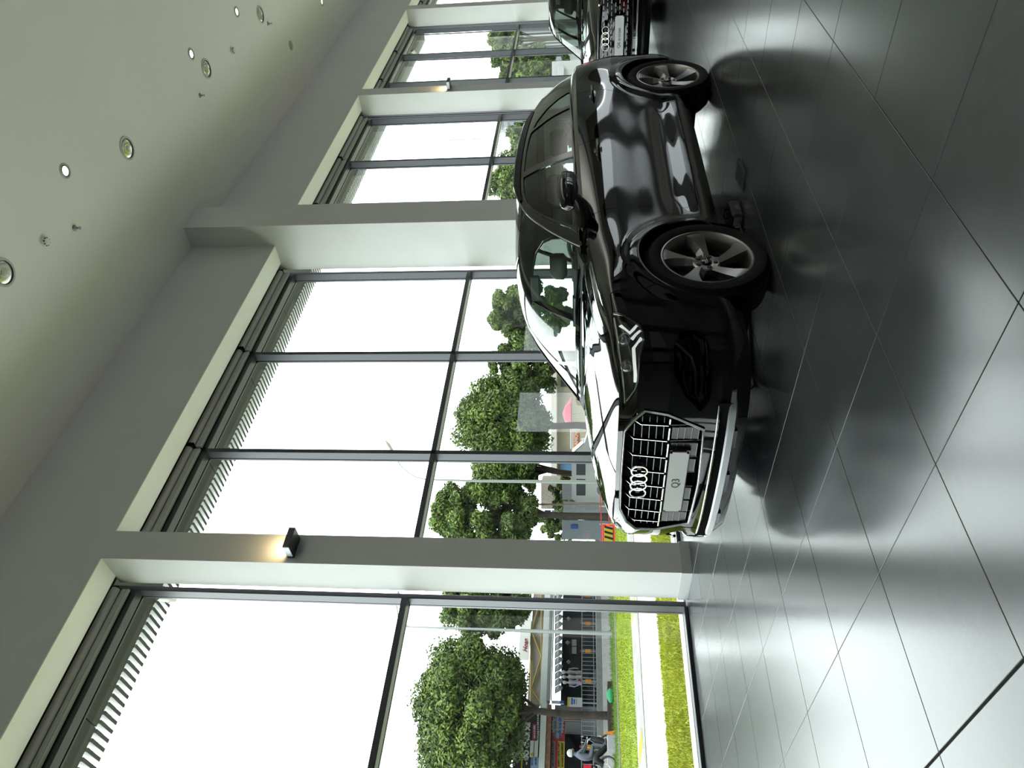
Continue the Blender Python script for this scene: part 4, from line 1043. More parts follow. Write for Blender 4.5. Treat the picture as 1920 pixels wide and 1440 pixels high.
    for sd in (1, -1):
        m_ = MB(); m_.prism([(1.36, .35), (3.7, .35), (3.9, 1.10), (3.0, 1.085), (2.2, 1.06), (1.36, 1.02)], 'y', 0, 1); m_.v = [at(v[0], sd*(.745 if v[1] == 0 else .775), v[2]) for v in m_.v]; m_.build('door_lining', PL, root)
    m_ = ab(3.55, 3.62, -.6, .6, .5, 1.14, .01); m_.build('rear_bulkhead', PL, root)
SH = make_sheets(); prep_lens()
build_car('compact_suv', 'black compact four-ring SUV with plate reading Q3 and silver alloy wheels in the foreground', (2.61, 3.255, 0), 'a', (1, .965, 1))
_mat0 = mat
PALE_GROUND = {'forecourt_pale': 1.9, 'asphalt_grey': 1.6, 'apron_white': 2.0, 'path_concrete': 2.0, 'pavement_pale': 1.7, 'kerb_concrete': .62}  # pale ground colours raised so their bounce brightens the ceiling
def mat(name, col, *a, **k):
    "outdoor colours scaled down under the bright sky; pale ground raised to bounce light indoors"
    f = PALE_GROUND.get(name, .62); k.setdefault('spec', .08)
    return _mat0(name, tuple(c*f for c in col), *a, **k)
# ---------------------------------------------------------------- outside
CAMM = SC.camera.matrix_world.copy()
def ray(x, y):
    v = CAMM.to_3x3() @ Vector(((x-960)/1355.445, -(y-720)/1355.445, -1)); return v
def D(x, y, d):        # point of the place at forward distance d metres
    v = ray(x, y); return Vector((0, 0, CH))+v*d
def PY(x, y, Y):
    v = ray(x, y); t = Y/v.y; return Vector((v.x*t, Y, CH+v.z*t))
def ground_all():
    def slab(name, y0, y1, z, m, x0=-60, x1=220, kind='structure', th=.3):
        b = MB(); b.box(x0, x1, y0, y1, z-th, z); o = b.build(name, m); o['kind'] = kind; return o
    GR = mat('lawn_base', (.36, .40, .04), .9, noise=.25, nscale=1.5); GR2 = mat('lawn_light', (.15, .215, .012), .9, noise=.2, nscale=1.2)
    CON = mat('path_concrete', (.27, .265, .25), .85, noise=.12, nscale=1.5); CO2 = mat('kerb_concrete', (.24, .235, .225), .85, noise=.2, nscale=2)
    ASP = mat('asphalt_grey', (.20, .20, .20), .9, noise=.12, nscale=2)
    b = MB(); b.box(-400, 500, -400, 600, -1.2, -.52); b.build('ground', ASP)['kind'] = 'structure'
    slab('trim_2', 7.0, 7.65, -.02, mat('apron_white', (.30, .30, .29), .7, noise=.05), kind='structure')
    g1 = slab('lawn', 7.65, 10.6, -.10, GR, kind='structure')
    slab('path', 10.6, 14.25, -.10, CON); 
    k = slab('kerb', 14.25, 16.35, -.08, CO2)
    for x in (6.0, 2.7, -.6): # joints seen as slightly uneven slabs
        pass
    YEL = mat('kerb_yellow_paint', (.55, .38, .03), .7, noise=.15, nscale=6)
    for x0, x1 in ((5.42, 5.74), (8.5, 8.8)):
        q = MB(); q.box(x0, x1, 14.9, 15.9, -.09, -.072); q.build('yellow_mark', YEL, k)
    g2 = slab('lawn', 16.35, 24.5, -.10, GR2)
    slab('kerb', 24.5, 25.2, -.07, mat('dark_kerb', (.10, .10, .09), .8)); g3 = slab('verge', 25.2, 30.2, -.10, mat('verge_green', (.06, .11, .012), .9, noise=.3, nscale=2))
    slab('pavement', 30.2, 120, -.12, mat('pavement_pale', (.27, .27, .26), .8, noise=.08, nscale=1))
    slab('forecourt', -200, YB-.3, -.1, mat('forecourt_pale', (.24, .24, .23), .8, noise=.08), x0=-200, x1=300)
    slab('forecourt', YB-.3, 7.0, -.1, MATS['forecourt_pale'], x0=-200, x1=XA-.3); slab('forecourt', YB-.3, 7.0, -.1, MATS['forecourt_pale'], x0=XZ+.3, x1=300)
    # grass blades
    def blades(name, x0, x1, y0, y1, n, h, m, par):
        b = MB(); rs = np.random.RandomState(3)
        for i in range(n):
            x, y = rs.uniform(x0, x1), rs.uniform(y0, y1); a = rs.uniform(0, 6.28); w_ = .007+.006*(y-y0)/6; hh = h*rs.uniform(.5, 1.2); dx, dy = w_*math.cos(a), w_*math.sin(a); lx, ly = rs.uniform(-.03, .03, 2)
            b.v += [(x-dx, y-dy, -.1), (x+dx, y+dy, -.1), (x+lx, y+ly, -.1+hh)]; b.f.append((3*i, 3*i+1, 3*i+2)); b.mi.append(0)
        me = bpy.data.meshes.new(name); me.from_pydata(b.v, [], b.f); o = link(name, me, m, par); o['kind'] = 'stuff'
    GB1 = mat('grass_blade', (.20, .25, .02), .7, spec=.12, noise=.3, nscale=2); GB2 = mat('grass_blade_dark', (.08, .14, .015), .7, spec=.12, noise=.3, nscale=2)
    blades('grass', .5, 14, 7.7, 10.55, 70000, .04, mat('grass_blade_gold_lifted', (.50, .54, .06), .7, spec=.12, noise=.25, nscale=2), g1); blades('grass', 1, 26, 16.4, 24.4, 70000, .04, GB1, g2); blades('grass', 2, 60, 25.3, 30.1, 16000, .14, GB2, g3)  # near strip: gold-green blades, colour lightened to offset the canopy's shade
ground_all()

def back_rooms():
    "piers between the opposite windows, off to the side of the picture"
    pass

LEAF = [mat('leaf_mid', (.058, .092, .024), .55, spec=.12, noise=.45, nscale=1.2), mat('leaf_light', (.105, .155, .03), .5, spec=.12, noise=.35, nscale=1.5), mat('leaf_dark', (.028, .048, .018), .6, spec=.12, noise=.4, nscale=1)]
BARK = mat('dark_bark', (.030, .025, .022), .9, noise=.3, nscale=6, bump=.8, bscale=30)
def crown_mesh(seed, n, clumps, rx, rz, leaf, elong=1.0, vis=None):
    "leaves gathered on clumps inside an ellipsoid; returns mesh with light, mid and dark leaves"
    rs = np.random.RandomState(seed)
    cs = []
    while len(cs) < clumps:
        p = rs.uniform(-1, 1, 3); r = np.linalg.norm(p)
        if r > 1 or r < .25: continue
        cs.append(p/r*(.50+.42*rs.rand()**.6 if r > .45 else r))
    cs = np.array(cs)*[rx, rx, rz]; cr = rs.uniform(.16, .30, clumps)*rx
    k = rs.randint(0, clumps, n); d = rs.normal(size=(n, 3)); d /= np.linalg.norm(d, axis=1)[:, None]
    p = cs[k]+d*(cr[k]*rs.uniform(.55, 1.05, n))[:, None]*[1, 1, .8]
    nr = d+rs.normal(size=(n, 3))*.55+np.array([0, 0, .35]); nr /= np.linalg.norm(nr, axis=1)[:, None]
    a = np.cross(nr, rs.normal(size=(n, 3))); a /= np.linalg.norm(a, axis=1)[:, None]; b = np.cross(nr, a)
    L = leaf*rs.uniform(.7, 1.3, n)[:, None]; W_ = L*.42
    v = np.stack([p-a*L, p+b*W_-a*L*.1+nr*L*.12, p+a*L, p-b*W_-a*L*.1+nr*L*.12], 1).reshape(-1, 3)
    f = np.arange(4*n).reshape(-1, 4)
    me = bpy.data.meshes.new('foliage'); me.from_pydata(v.tolist(), [], f.tolist())
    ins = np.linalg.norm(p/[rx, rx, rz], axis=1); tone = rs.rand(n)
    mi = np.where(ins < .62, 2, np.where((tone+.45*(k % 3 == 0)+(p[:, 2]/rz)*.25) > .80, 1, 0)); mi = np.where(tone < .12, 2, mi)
    me.polygons.foreach_set('material_index', mi.astype(np.int32)); 
    for m in LEAF: me.materials.append(m)
    return me
def trunk_mesh(h, r, seed, rx, rz, low=.35):
    rs = np.random.RandomState(seed); b = MB(); fork = h*.62
    pts = [(0, 0, -.3), (0, 0, .0), (.03*h*rs.uniform(-1, 1), .02, fork*.5), (.04*h*rs.uniform(-1, 1), 0, fork)]
    b.tube(pts, [r*1.35, r*1.15, r, r*.9], 12)
    for k in range(7):
        a = k*2.4+rs.rand(); e = .75*rx; z2 = h+rz*rs.uniform(-.5, .7)
        z0 = fork*rs.uniform(.8, 1.0); p0 = (pts[3][0], 0, z0)
        mid = (pts[3][0]+e*.35*math.cos(a), e*.35*math.sin(a), z0+(z2-z0)*.45)
        b.tube([p0, mid, (e*math.cos(a), e*math.sin(a), z2)], [r*.55, r*.33, r*.08], 7)
        for j in range(3):
            q = rs.uniform(.4, .9); s = tuple(mid[i]+(((e*math.cos(a), e*math.sin(a), z2)[i]-mid[i])*q) for i in range(3))
            b.tube([s, (s[0]+rs.uniform(-1, 1)*e*.4, s[1]+rs.uniform(-1, 1)*e*.4, s[2]+rs.uniform(.1, .5)*rz)], [r*.14, r*.04], 5)
    return b.mesh('trunk', 50)
def tree(label, x, xt, xb, y, half, d, seed, n, leaf=.14, r=.17, base=None, group='street trees beyond the lawn', gz=-.12):
    """crown between picture heights xt (top) and xb (bottom), centred on y, half width in px, at distance d"""
    c = D((xt+xb)/2, y, d); k = d/1355.445; rz = (xb-xt)/2*k; rx = half*k
    g = Vector((c.x, c.y, gz)); h = c.z-g.z
    if base: bb = D(1096, base, d); g.x, g.y = bb.x, bb.y
    t = thing('tree', label, 'tree', g, 0, group)
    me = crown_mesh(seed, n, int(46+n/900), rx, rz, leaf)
    o = link('foliage', me, None, t, (c.x-g.x, c.y-g.y, h)); o['kind'] = 'stuff'
    link('trunk', trunk_mesh(h, r, seed, rx, rz), BARK, t)
    return t
tree('large dark green street tree with thick forked trunk rising from the long brown planter', 0, 778, 985, 1330, 135, 30, 1, 90000, .092, .145)
tree('green street tree whose crown hangs behind the near column and the grey lamp pole', 0, 818, 1000, 1125, 72, 33, 2, 44000, .095, .15)
tree('broad street tree beside the near column, over the pale fences and hedge', 0, 800, 1012, 965, 72, 32, 3, 46000, .095, .15)
tree('tall full street tree in the middle of the wide window, over the red umbrella', 0, 853, 1036, 800, 98, 33, 4, 64000, .095, .16)
tree('dark leafy street tree directly behind the tall curved lamp post', 0, 885, 1020, 885, 55, 37, 5, 26000, .11, .15)
tree('street tree over the roof of the near car, left of the wide pier', 0, 905, 1080, 585, 58, 32, 6, 36000, .10, .15)
tree('street tree with low boughs just above the windscreen of the near car', 0, 915, 1050, 690, 60, 38, 7, 30000, .11, .15)
tree('light green tree seen right of the wide pier above the near car roof', 0, 912, 1080, 335, 62, 42, 8, 28000, .12, .16)
tree('pale green tree near the lattice mast', 0, 945, 1090, 255, 48, 52, 9, 9000, .2, .16)
tree('green tree in the far bays beyond the parked black car, tall crown', 0, 915, 1075, 128, 40, 50, 10, 9000, .2, .16)
tree('sparse tree in the farthest bay near the pale hoarding', 0, 915, 985, 75, 32, 58, 11, 5000, .22, .16)
tree('low bushy tree under the farthest windows behind the tail of the near car', 0, 968, 1060, 140, 30, 46, 12, 7000, .18, .12)
tree('small green tree between the far pier and the mast', 0, 950, 1075, 205, 30, 46, 13, 6000, .18, .12)

# ---- street lighting and mast
POLE = mat('galvanised_pole', (.23, .25, .25), .45, metal=.4)
def lamp_posts():
    b0 = PY(1142, 1188, 28); t = thing('lamp_post', 'straight grey lamp post before the clothes shop, seen through the nearest window', 'lamp post', (b0.x, b0.y, -.1))
    b = MB(); b.tube([(0, 0, -.2), (0, 0, 2), (0, 0, 5), (0, 0, 8.6)], [.085, .075, .06, .035], 12); b.build('pole', POLE, t, smooth=60)
    b = MB(); b.lathe([(.16, 0), (.16, .03), (.10, .05), (.09, .35)], 12); b.build('base_sleeve', POLE, t, smooth=40)
    b = MB(); b.tube([(0, 0, 8.5), (.3, 0, 9.0), (1.1, 0, 9.25)], .03, 8); b.build('arm', POLE, t, smooth=60)
    b = MB(); b.cbox(.95, 1.6, -.12, .12, 9.2, 9.3, .02); b.build('lamp_head', POLE, t)
    d = 27; g = D(1096, 904, d); zt = D(798, 899, d).z
    t = thing('lamp_post', 'tall lamp post with curved arm and grey lamp head in the wide window', 'lamp post', (g.x, g.y, -.1))
    def L(x, y): p = D(x, y, d); return (p.x-g.x, p.y-g.y, p.z+.1)
    b = MB(); b.tube([(0, 0, -.2), (0, 0, 2.5), L(900, 902), L(797, 899)], [.075, .068, .05, .03], 12); b.build('pole', POLE, t, smooth=60)
    b = MB(); b.tube([L(797, 899), L(780, 894.5), L(765, 886), L(752, 874), L(744, 862), L(736, 848)], .02, 8); b.build('arm', POLE, t, smooth=60)
    b = MB(); a, c = Vector(L(740, 853)), Vector(L(723, 826)); b.tube([a, a.lerp(c, .25), a.lerp(c, .7), c], [.04, .12, .14, .05], 10, flat=.45); b.build('lamp_head', mat('lamp_head_grey', (.35, .36, .34), .5), t, smooth=50)
    for i, y in enumerate((222, 212)):
        d2 = 48+3*i; g = D(1096, y+4, d2)
        t = thing('lamp_post', 'distant lamp post with thin curved arm beside the far pier, '+('nearer one' if i == 0 else 'farther one'), 'lamp post', (g.x, g.y, -.1), group='distant lamp posts beside the far pier')
        def L2(x, yy): p = D(x, yy, d2); return (p.x-g.x, p.y-g.y, p.z+.1)
        b = MB(); b.tube([(0, 0, 0), (0, 0, 4), L2(872, y+3)], [.07, .06, .035], 8); b.build('pole', POLE, t)
        b = MB(); b.tube([L2(872, y+3), L2(862, y+2), L2(850, y-2), L2(840, y-8)], .022, 6); b.build('arm', POLE, t)
    # lattice mast
    d3 = 150; g = D(1096, 256, d3); zt = D(808, 256, d3).z
    t = thing('telecom_mast', 'thin lattice telecom mast with antennas against the white sky', 'mast', (g.x, g.y, -.1))
    b = MB(); n = 16; H = zt
    for sx_, sy_ in ((1, 1), (1, -1), (-1, 1), (-1, -1)): b.tube([(sx_*.75, sy_*.75, 0), (sx_*.22, sy_*.22, H*.93)], [.09, .05], 4)
    b.build('mast_legs', mat('mast_pale', (.45, .46, .47), .6), t)
    b = MB()
    for i in range(n):
        z0, z1 = H*.93*i/n, H*.93*(i+1)/n; w0, w1 = .75-.53*i/n, .75-.53*(i+1)/n; s = 1 if i % 2 else -1
        for k in (1, -1): b.tube([(-s*w0, k*w0, z0), (s*w1, k*w1, z1)], .035, 4); b.tube([(k*w0, -s*w0, z0), (k*w1, s*w1, z1)], .035, 4)
    b.build('bracing', MATS['mast_pale'], t)
    for z in (.97, .90, .83, .74):
        for a in (0, 2.1, 4.2):
            b = MB(); x_, y_ = .9*math.cos(a), .9*math.sin(a); b.box(x_-.15, x_+.15, y_-.15, y_+.15, H*z-1.0, H*z+1.0); b.tube([(0, 0, H*z), (x_, y_, H*z)], .05, 4); b.build('antenna', MATS['mast_pale'], t)
    b = MB(); b.tube([(0, 0, H*.9), (0, 0, H)], .05, 4); b.build('spire', MATS['mast_pale'], t)
lamp_posts()

# ---- shops across the lawn (facade about 34 m away, parallel to the window wall)
YS = 34.0
def Z(x, y=1290): return PY(x, y, YS).z
def X(y, x=1050): return PY(x, y, YS).x
def fb(mb, x0, x1, y0, y1, dy0=0, dy1=.1, c=0):
    "block on the facade from picture bounds"
    za, zb = sorted((Z(x0, (y0+y1)/2), Z(x1, (y0+y1)/2))); xa, xb = sorted((X(y0), X(y1)))
    return mb.box(xa, xb, YS+dy0, YS+dy1, za, zb)
def sign(name, x0, x1, y0, y1, m, par, dy=-.1, th=.06):
    b = MB(); fb(b, x0, x1, y0, y1, dy, dy+th); return b.build(name, m, par)
def stext(body, x, y, hpx, m, par, dy=-.11, sx=1, bold=.0, shear=0):
    k = YS/1355.445*.99
    p = Vector((X(y), YS+dy, Z(x, y))); return text('lettering', body, hpx*k/.72, m, frame_xz(p), par, extrude=.004, bold=bold, sx=sx, shear=shear)
def strokes(x, y0, y1, hpx, m, par, dy, seed=1):
    "a line of lettering too small to read in the photograph: plain short marks"
    rs = random.Random(seed); b = MB(); y = y0
    while y < y1:
        w_ = rs.choice((.9, 1.3, 1.7)); xa, xb = sorted((X(y), X(min(y+w_, y1)))); h = hpx*rs.choice((.36, .5)); za, zb = sorted((Z(x-h, y), Z(x+hpx*.36, y)))
        b.box(xa, xb, YS+dy-.006, YS+dy, za, zb); y += w_+rs.choice((.5, .5, 1.6))
    o = b.build('lettering', m, par); o['kind'] = 'stuff'; return o
def shops():
    WHT = mat('sign_white', (.34, .35, .35), .6); BLK = mat('sign_black', (.008, .009, .011), .5); RED = mat('sign_red', (.20, .012, .025), .6)
    YEL = mat('sign_yellow', (.26, .22, .02), .6); GRY = mat('sign_grey', (.10, .11, .12), .6); DKI = mat('shop_interior_dark', (.018, .022, .024), .7); BLU = mat('sign_blue', (.02, .06, .22), .6)
    CRM = mat('cream_render', (.24, .22, .19), .8, noise=.15, nscale=.8); PALE = mat('pale_cladding', (.42, .45, .45), .6); YST = mat('yellow_steel', (.22, .16, .05), .6); BRK = mat('orange_gravel', (.20, .10, .065), .9, noise=.3, nscale=5)
    PINK = mat('sign_magenta', (.20, .02, .07), .6); TEAL = mat('teal_grey_trim', (.10, .15, .15), .6)
    # clothes shop
    t = thing('clothes_shop', 'clothes shop with pale roof edge, yellow truss, scalloped awning and dark showroom', 'shop', (X(1215), YS, 0))
    def blk(name, *a, m=WHT, dy0=0, dy1=.1):
        b = MB(); fb(b, *a, dy0, dy1); o = b.build(name, m); o.parent = t; o.matrix_parent_inverse = Matrix.Translation(-t.location); return o
    def par(o): o.parent = t; o.matrix_parent_inverse = Matrix.Translation(-t.location); return o
    blk('gable_wall', 995, 1017, 1060, 1318, m=CRM, dy0=.3, dy1=.6); blk('showroom_wall', 1050, 1128, 1060, 1330, m=DKI, dy0=3.0, dy1=3.2)
    blk('side_wall', 1040, 1128, 1322, 1330, m=GRY, dy0=0, dy1=3.1); blk('roof_fascia', 1018, 1029, 1060, 1322, m=PALE, dy0=-.1, dy1=3.2); blk('gutter', 1030, 1036, 1060, 1322, m=mat('gutter_white', (.20, .21, .21), .7), dy0=-.5, dy1=-.1); blk('awning_rail', 1037, 1039, 1060, 1322, m=TEAL, dy0=-.6, dy1=-.4)
    m_ = MB()
    def pp(x, y, dy=.2): return (X(y), YS+dy, Z(x, y))
    for a, b in (((1015, 1120), (996, 1180)), ((996, 1180), (1015, 1228)), ((1015, 1228), (996, 1290)), ((996, 1290), (1015, 1318)), ((1015, 1060), (1015, 1320)), ((995, 1060), (995, 1320))): m_.tube([pp(*a), pp(*b)], .05, 6)
    par(m_.build('roof_truss', YST))
    # scalloped awning: each lobe a curved drop
    k = 0
    for y in np.arange(1066, 1316, 13.2):
        m_ = MB(); x0, x1 = X(y+6.6), X(y-6.6); zt, zm = Z(1041, y), Z(1056, y); n = 8; vs = []
        for i in range(n+1):
            f = i/n; x = x0+(x1-x0)*f; drop = zm+(.16*(1-math.sin(math.pi*f))); bul = .25*math.sin(math.pi*f)
            vs += [(x, YS-.45, zt), (x, YS-.65-bul, (zt+drop)/2), (x, YS-.75-bul*.4, drop)]
        m_.add(vs, [(3*i+q, 3*i+3+q, 3*i+4+q, 3*i+1+q) for i in range(n) for q in (0, 1)]); par(m_.build('awning_lobe', mat('awning_cloth', (.15, .16, .17), .8), smooth=70))
    for y0, y1, tx in ((1147, 1159, ''), (1161, 1174, '')): par(sign('wall_card', 1071, 1080, y0, y1, WHT, None, dy=2.9))
    for x, y in ((1064, 1205), (1066, 1241), (1066, 1160)):
        m_ = MB(); p = PY(x, y, YS+2); m_.lathe([(.0005, p.z-.12), (.11, p.z), (.0005, p.z+.12)], 10, 'z', (p.x, p.y, 0)); par(m_.build('globe_lamp', mat('lamp_white', (.3, .32, .32), .4), smooth=90))
    sg = sign('shop_sign', 975, 995, 1120, 1238, mat('shop_sign_white', (.60, .61, .61), .6), None, dy=.1); tag(sg, 'white roof sign with red script lettering reading Hoan', 'sign')
    stext('Hoan', 985, 1211, 9, RED, sg, dy=.08, sx=1.0, bold=.004, shear=.35)
    # car accessory shop
    t2 = thing('accessory_shop', 'car accessory shop with black signboard, red banners and dark opening', 'shop', (X(1400), YS, 0))
    def par2(o): o.parent = t2; o.matrix_parent_inverse = Matrix.Translation(-t2.location); return o
    def blk2(name, *a, m=WHT, dy0=0, dy1=.1): b = MB(); fb(b, *a, dy0, dy1); return par2(b.build(name, m))
    blk2('shop_interior', 1050, 1128, 1332, 1500, m=mat('shop_interior_blue_black', (.006, .008, .012), .7), dy0=2.5, dy1=2.7)
    blk2('side_wall', 1030, 1128, 1330, 1336, m=GRY, dy0=0, dy1=2.6); blk2('upper_floor', 962, 1034, 1328, 1500, m=DKI, dy0=.1, dy1=2.6)
    blk2('white_duct', 1012, 1023, 1326, 1500, m=PALE, dy0=-.5, dy1=0); blk2('gravel_ledge', 1024, 1032, 1328, 1500, m=BRK, dy0=-.4, dy1=.1)
    b = par2(sign('signboard', 981, 1000, 1350, 1500, BLK, None)); stext('- ĐỒ CHƠI XE', 988.5, 1398, 8.2, WHT, b, bold=.018, sx=1.0)
    b = par2(sign('signboard', 962, 976, 1350, 1500, BLK, None, dy=-.05)); stext('STIE', 964, 1420, 8, WHT, b, dy=-.06, bold=.01)
    par2(sign('yellow_trim', 978, 980, 1350, 1500, YEL, None)); 
    b = par2(sign('signboard', 998.5, 1006, 1362, 1392, PINK, None, dy=-.14)); o_ = strokes(1002.5, 1365, 1390, 3.6, WHT, None, -.15, 1); par2(o_)
    b = par2(sign('signboard', 1006, 1012, 1338, 1394, BLK, None, dy=-.14)); o_ = strokes(1009, 1340, 1375, 3.4, WHT, None, -.15, 2); par2(o_); stext('HOTLINE', 1009, 1385, 3.4, WHT, b, dy=-.15, bold=.004)
    b = par2(sign('signboard', 994, 1009, 1394, 1424, WHT, None, dy=-.18)); 
    c = MB(); fb(c, 995.5, 1000.5, 1417, 1423, -.19, -.18); c.build('yellow_square', YEL, b); c = MB(); fb(c, 1001, 1002, 1394, 1424, -.19, -.18); c.build('divider', BLK, b)
    b = par2(sign('signboard', 994, 1009, 1425, 1500, mat('sign_pale_blue', (.16, .22, .30), .6), None, dy=-.18)); par2(strokes(998, 1427, 1440, 4, BLU, None, -.19, 3)); par2(strokes(1005, 1427, 1440, 4, BLU, None, -.19, 4))
    b = par2(sign('banner', 1034, 1058.5, 1338, 1500, RED, None, dy=-.12))
    c = MB(); rs = random.Random(4)
    star = []; n = 22; cy_, cx_ = 1362, 1046
    for i in range(2*n):
        a = math.pi*i/n; r1 = (27, 12.5) if i % 2 else (22, 9.5); star.append((X(cy_+r1[0]*math.cos(a)), Z(cx_+r1[1]*math.sin(a), 1362)))
    c.prism(star, 'y', YS-.15, YS-.125); c.build('starburst', mat('starburst_pale', (.17, .18, .20), .6), b)
    stext('bảo hành đ', 1041, 1366, 5.6, mat('text_slate', (.04, .05, .07), .6), b, dy=-.16, bold=.004); stext('xuất hoá đơn', 1050, 1364, 5.6, BLU, b, dy=-.16, bold=.008, sx=.9)
    for x0, x1, m, tx, tm in ((1034, 1040, GRY, '', BLK), (1045, 1051, YEL, '', BLK), (1052, 1058, YEL, '', BLK)):
        c = MB(); fb(c, x0, x1, 1392, 1500, -.145, -.125); c.build('banner_band', m, b); par2(strokes((x0+x1)/2, 1395, 1440, 3.8, tm, None, -.15, int(x0)))
    # low wall and railing
    w_ = MB(); fb(w_, 1127, 1146, 1040, 1500, -3.2, -2.9); o = w_.build('low_wall', mat('low_wall_white', (.27, .27, .27), .8, noise=.1)); tag(o, 'long white low wall before the two shops', 'wall')
    w_ = MB(); fb(w_, 1118, 1140, 1040, 1500, -2.3, -.02); o = w_.build('terrace_step', mat('step_grey', (.16, .16, .155), .8, noise=.1)); tag(o, 'grey terrace step carrying the railing before the shops', 'step')
    t3 = thing('railing', 'grey metal railing with orange markers along the shop terrace', 'railing', (X(1300), YS-2.1, 0)); RL = mat('railing_grey', (.17, .18, .19), .5, metal=.3)
    def par3(o): o.parent = t3; o.matrix_parent_inverse = Matrix.Translation(-t3.location); return o
    def y2(yy): return PY(1100, yy, YS-2.1)
    zt, zb = PY(1091, 1290, YS-2.1).z, PY(1118, 1290, YS-2.1).z; xa, xb = y2(1500).x, y2(1040).x
    for z in (zt, zb+.10): b = MB(); b.tube([(xa, YS-2.1, z), (xb, YS-2.1, z)], .022, 6); par3(b.build('rail', RL))
    x = xa; bme = None
    while x < xb:
        b = MB(); b.tube([(x, YS-2.1, zb), (x, YS-2.1, zt)], .011, 5); par3(b.build('baluster', RL)); x += .19
    for yy in (1065, 1117, 1169, 1221, 1277, 1338, 1400):
        p = y2(yy); b = MB(); b.box(p.x-.03, p.x+.03, YS-2.13, YS-2.07, zb-.02, zt+.03); par3(b.build('railing_post', RL)); b = MB(); b.cbox(p.x-.055, p.x+.055, YS-2.17, YS-2.03, zb+.22, zb+.47, .01); par3(b.build('orange_marker', mat('marker_orange', (.36, .15, .01), .6)))
        b = MB(); b.cbox(p.x-.04, p.x+.04, YS-2.14, YS-2.06, zt+.02, zt+.09, .01); par3(b.build('red_cap', RED))
    # mannequins
    for i, (y, lab) in enumerate(((1262, 'white mannequin in grey dress behind the railing, nearest the tree trunk side neighbour pair'), (1271, 'white mannequin in pale top, middle of the three behind the railing'), (1281, 'white mannequin in lilac blouse, closest to the curtain'))):
        lab = ('white mannequin in grey dress, first of three behind the railing from the pole', 'white mannequin in pale top, middle of three behind the railing', 'white mannequin in lilac blouse, last of three next to the pink curtain')[i]
        yp = YS-1.2; p = PY(1100, y, yp); zt_ = PY(1053+i, y, yp).z; z0 = zb; H = zt_-z0
        m_t = thing('mannequin', lab, 'mannequin', (p.x, yp, z0), 0, 'shop mannequins behind the railing')
        S_ = H/1.75
        b = MB(); b.tube([(0, 0, 0), (0, 0, .75*S_)], [.03, .03], 8); b.tube([(0, 0, 0), (0, 0, .03)], [.16, .16], 12); b.build('stand', RL, m_t)
        b = MB(); b.tube([(0, 0, .72*S_), (0, 0, .85*S_), (0, 0, 1.05*S_), (0, 0, 1.22*S_), (0, 0, 1.38*S_), (0, 0, 1.45*S_), (0, 0, 1.50*S_)], [.15*S_, .17*S_, .12*S_, .15*S_, .17*S_, .08*S_, .05*S_], 12, flat=.6)
        for sg_ in (1, -1): b.tube([(sg_*.16*S_, 0, 1.40*S_), (sg_*.22*S_, -.02, 1.12*S_), (sg_*.17*S_, -.10, .90*S_)], [.045*S_, .035*S_, .025*S_], 7)
        b.build('torso', mat('mannequin_cloth_%d' % i, ((.16, .16, .16), (.24, .24, .23), (.20, .19, .25))[i], .8), m_t, smooth=60)
        b = MB(); b.tube([(0, 0, 1.46*S_), (0, 0, 1.54*S_), (0, 0, 1.58*S_), (0, 0, 1.66*S_), (0, 0, 1.73*S_), (0, 0, 1.76*S_)], [.045*S_, .045*S_, .075*S_, .09*S_, .07*S_, .02*S_], 12); b.build('head', mat('mannequin_white', (.30, .30, .30), .5), m_t, smooth=60)
    b = MB(); n = 24; xa2, xb2 = PY(1, 1304, YS-.8).x, PY(1, 1286, YS-.8).x
    for i in range(n+1):
        f = i/n; x = xa2+(xb2-xa2)*f; yy = YS-.8+.04*math.sin(f*40); b.v += [(x, yy, Z(1092)), (x, yy, Z(1058)), ]
    b.f = [(2*i, 2*i+2, 2*i+3, 2*i+1) for i in range(n)]; b.mi = [0]*n; o = b.build('curtain', mat('dusty_pink_cloth', (.17, .11, .10), .9)); tag(o, 'dusty pink curtain hanging beside the mannequins', 'curtain')
    RL_ = RL
    # standing boards
    yb = YS-2.4
    def board(name, x0, x1, y0, y1, m, lab, th=.05):
        p, q = PY(x0, y0, yb), PY(x1, y1, yb); b = MB(); b.cbox(min(p.x, q.x), max(p.x, q.x), yb, yb+th, min(p.z, q.z), max(p.z, q.z), .006); o = b.build(name, m); return tag(o, lab, 'sign board') if lab else o
    o = board('notice_board', 1064, 1092, 1307, 1326, mat('board_white', (.27, .29, .30), .6), 'white notice board with yellow top edge and red side fixed to the railing')
    for nm, a, m in (('yellow_edge', (1064, 1067.5, 1307, 1325), YEL), ('red_edge', (1064, 1092, 1325, 1327), RED), ('text_block', (1071, 1074, 1309, 1321), BLU), ('text_block', (1075.5, 1078, 1311, 1320), BLU), ('text_block', (1080, 1081, 1310, 1321), GRY)):
        p, q = PY(a[0], a[2], yb-.01), PY(a[1], a[3], yb-.01); b = MB(); b.box(min(p.x, q.x), max(p.x, q.x), yb-.012, yb-.002, min(p.z, q.z), max(p.z, q.z)); b.build(nm, m, o)
    b = MB(); p, q = PY(1092, 1316, yb), PY(1120, 1316, yb); b.box(p.x-.02, p.x+.02, yb+.05, yb+.09, q.z, p.z+.2); b.build('board_post', RL_, o)
    o = board('hanging_sign', 1034, 1057, 1313, 1320, mat('board_pale', (.24, .26, .28), .6), 'small pale vertical sign with blue end beside the tree fork')
    p, q = PY(1050, 1314, yb-.01), PY(1057, 1319, yb-.01); b = MB(); b.box(min(p.x, q.x), max(p.x, q.x), yb-.012, yb-.002, min(p.z, q.z), max(p.z, q.z)); b.build('blue_end', BLU, o)
shops()

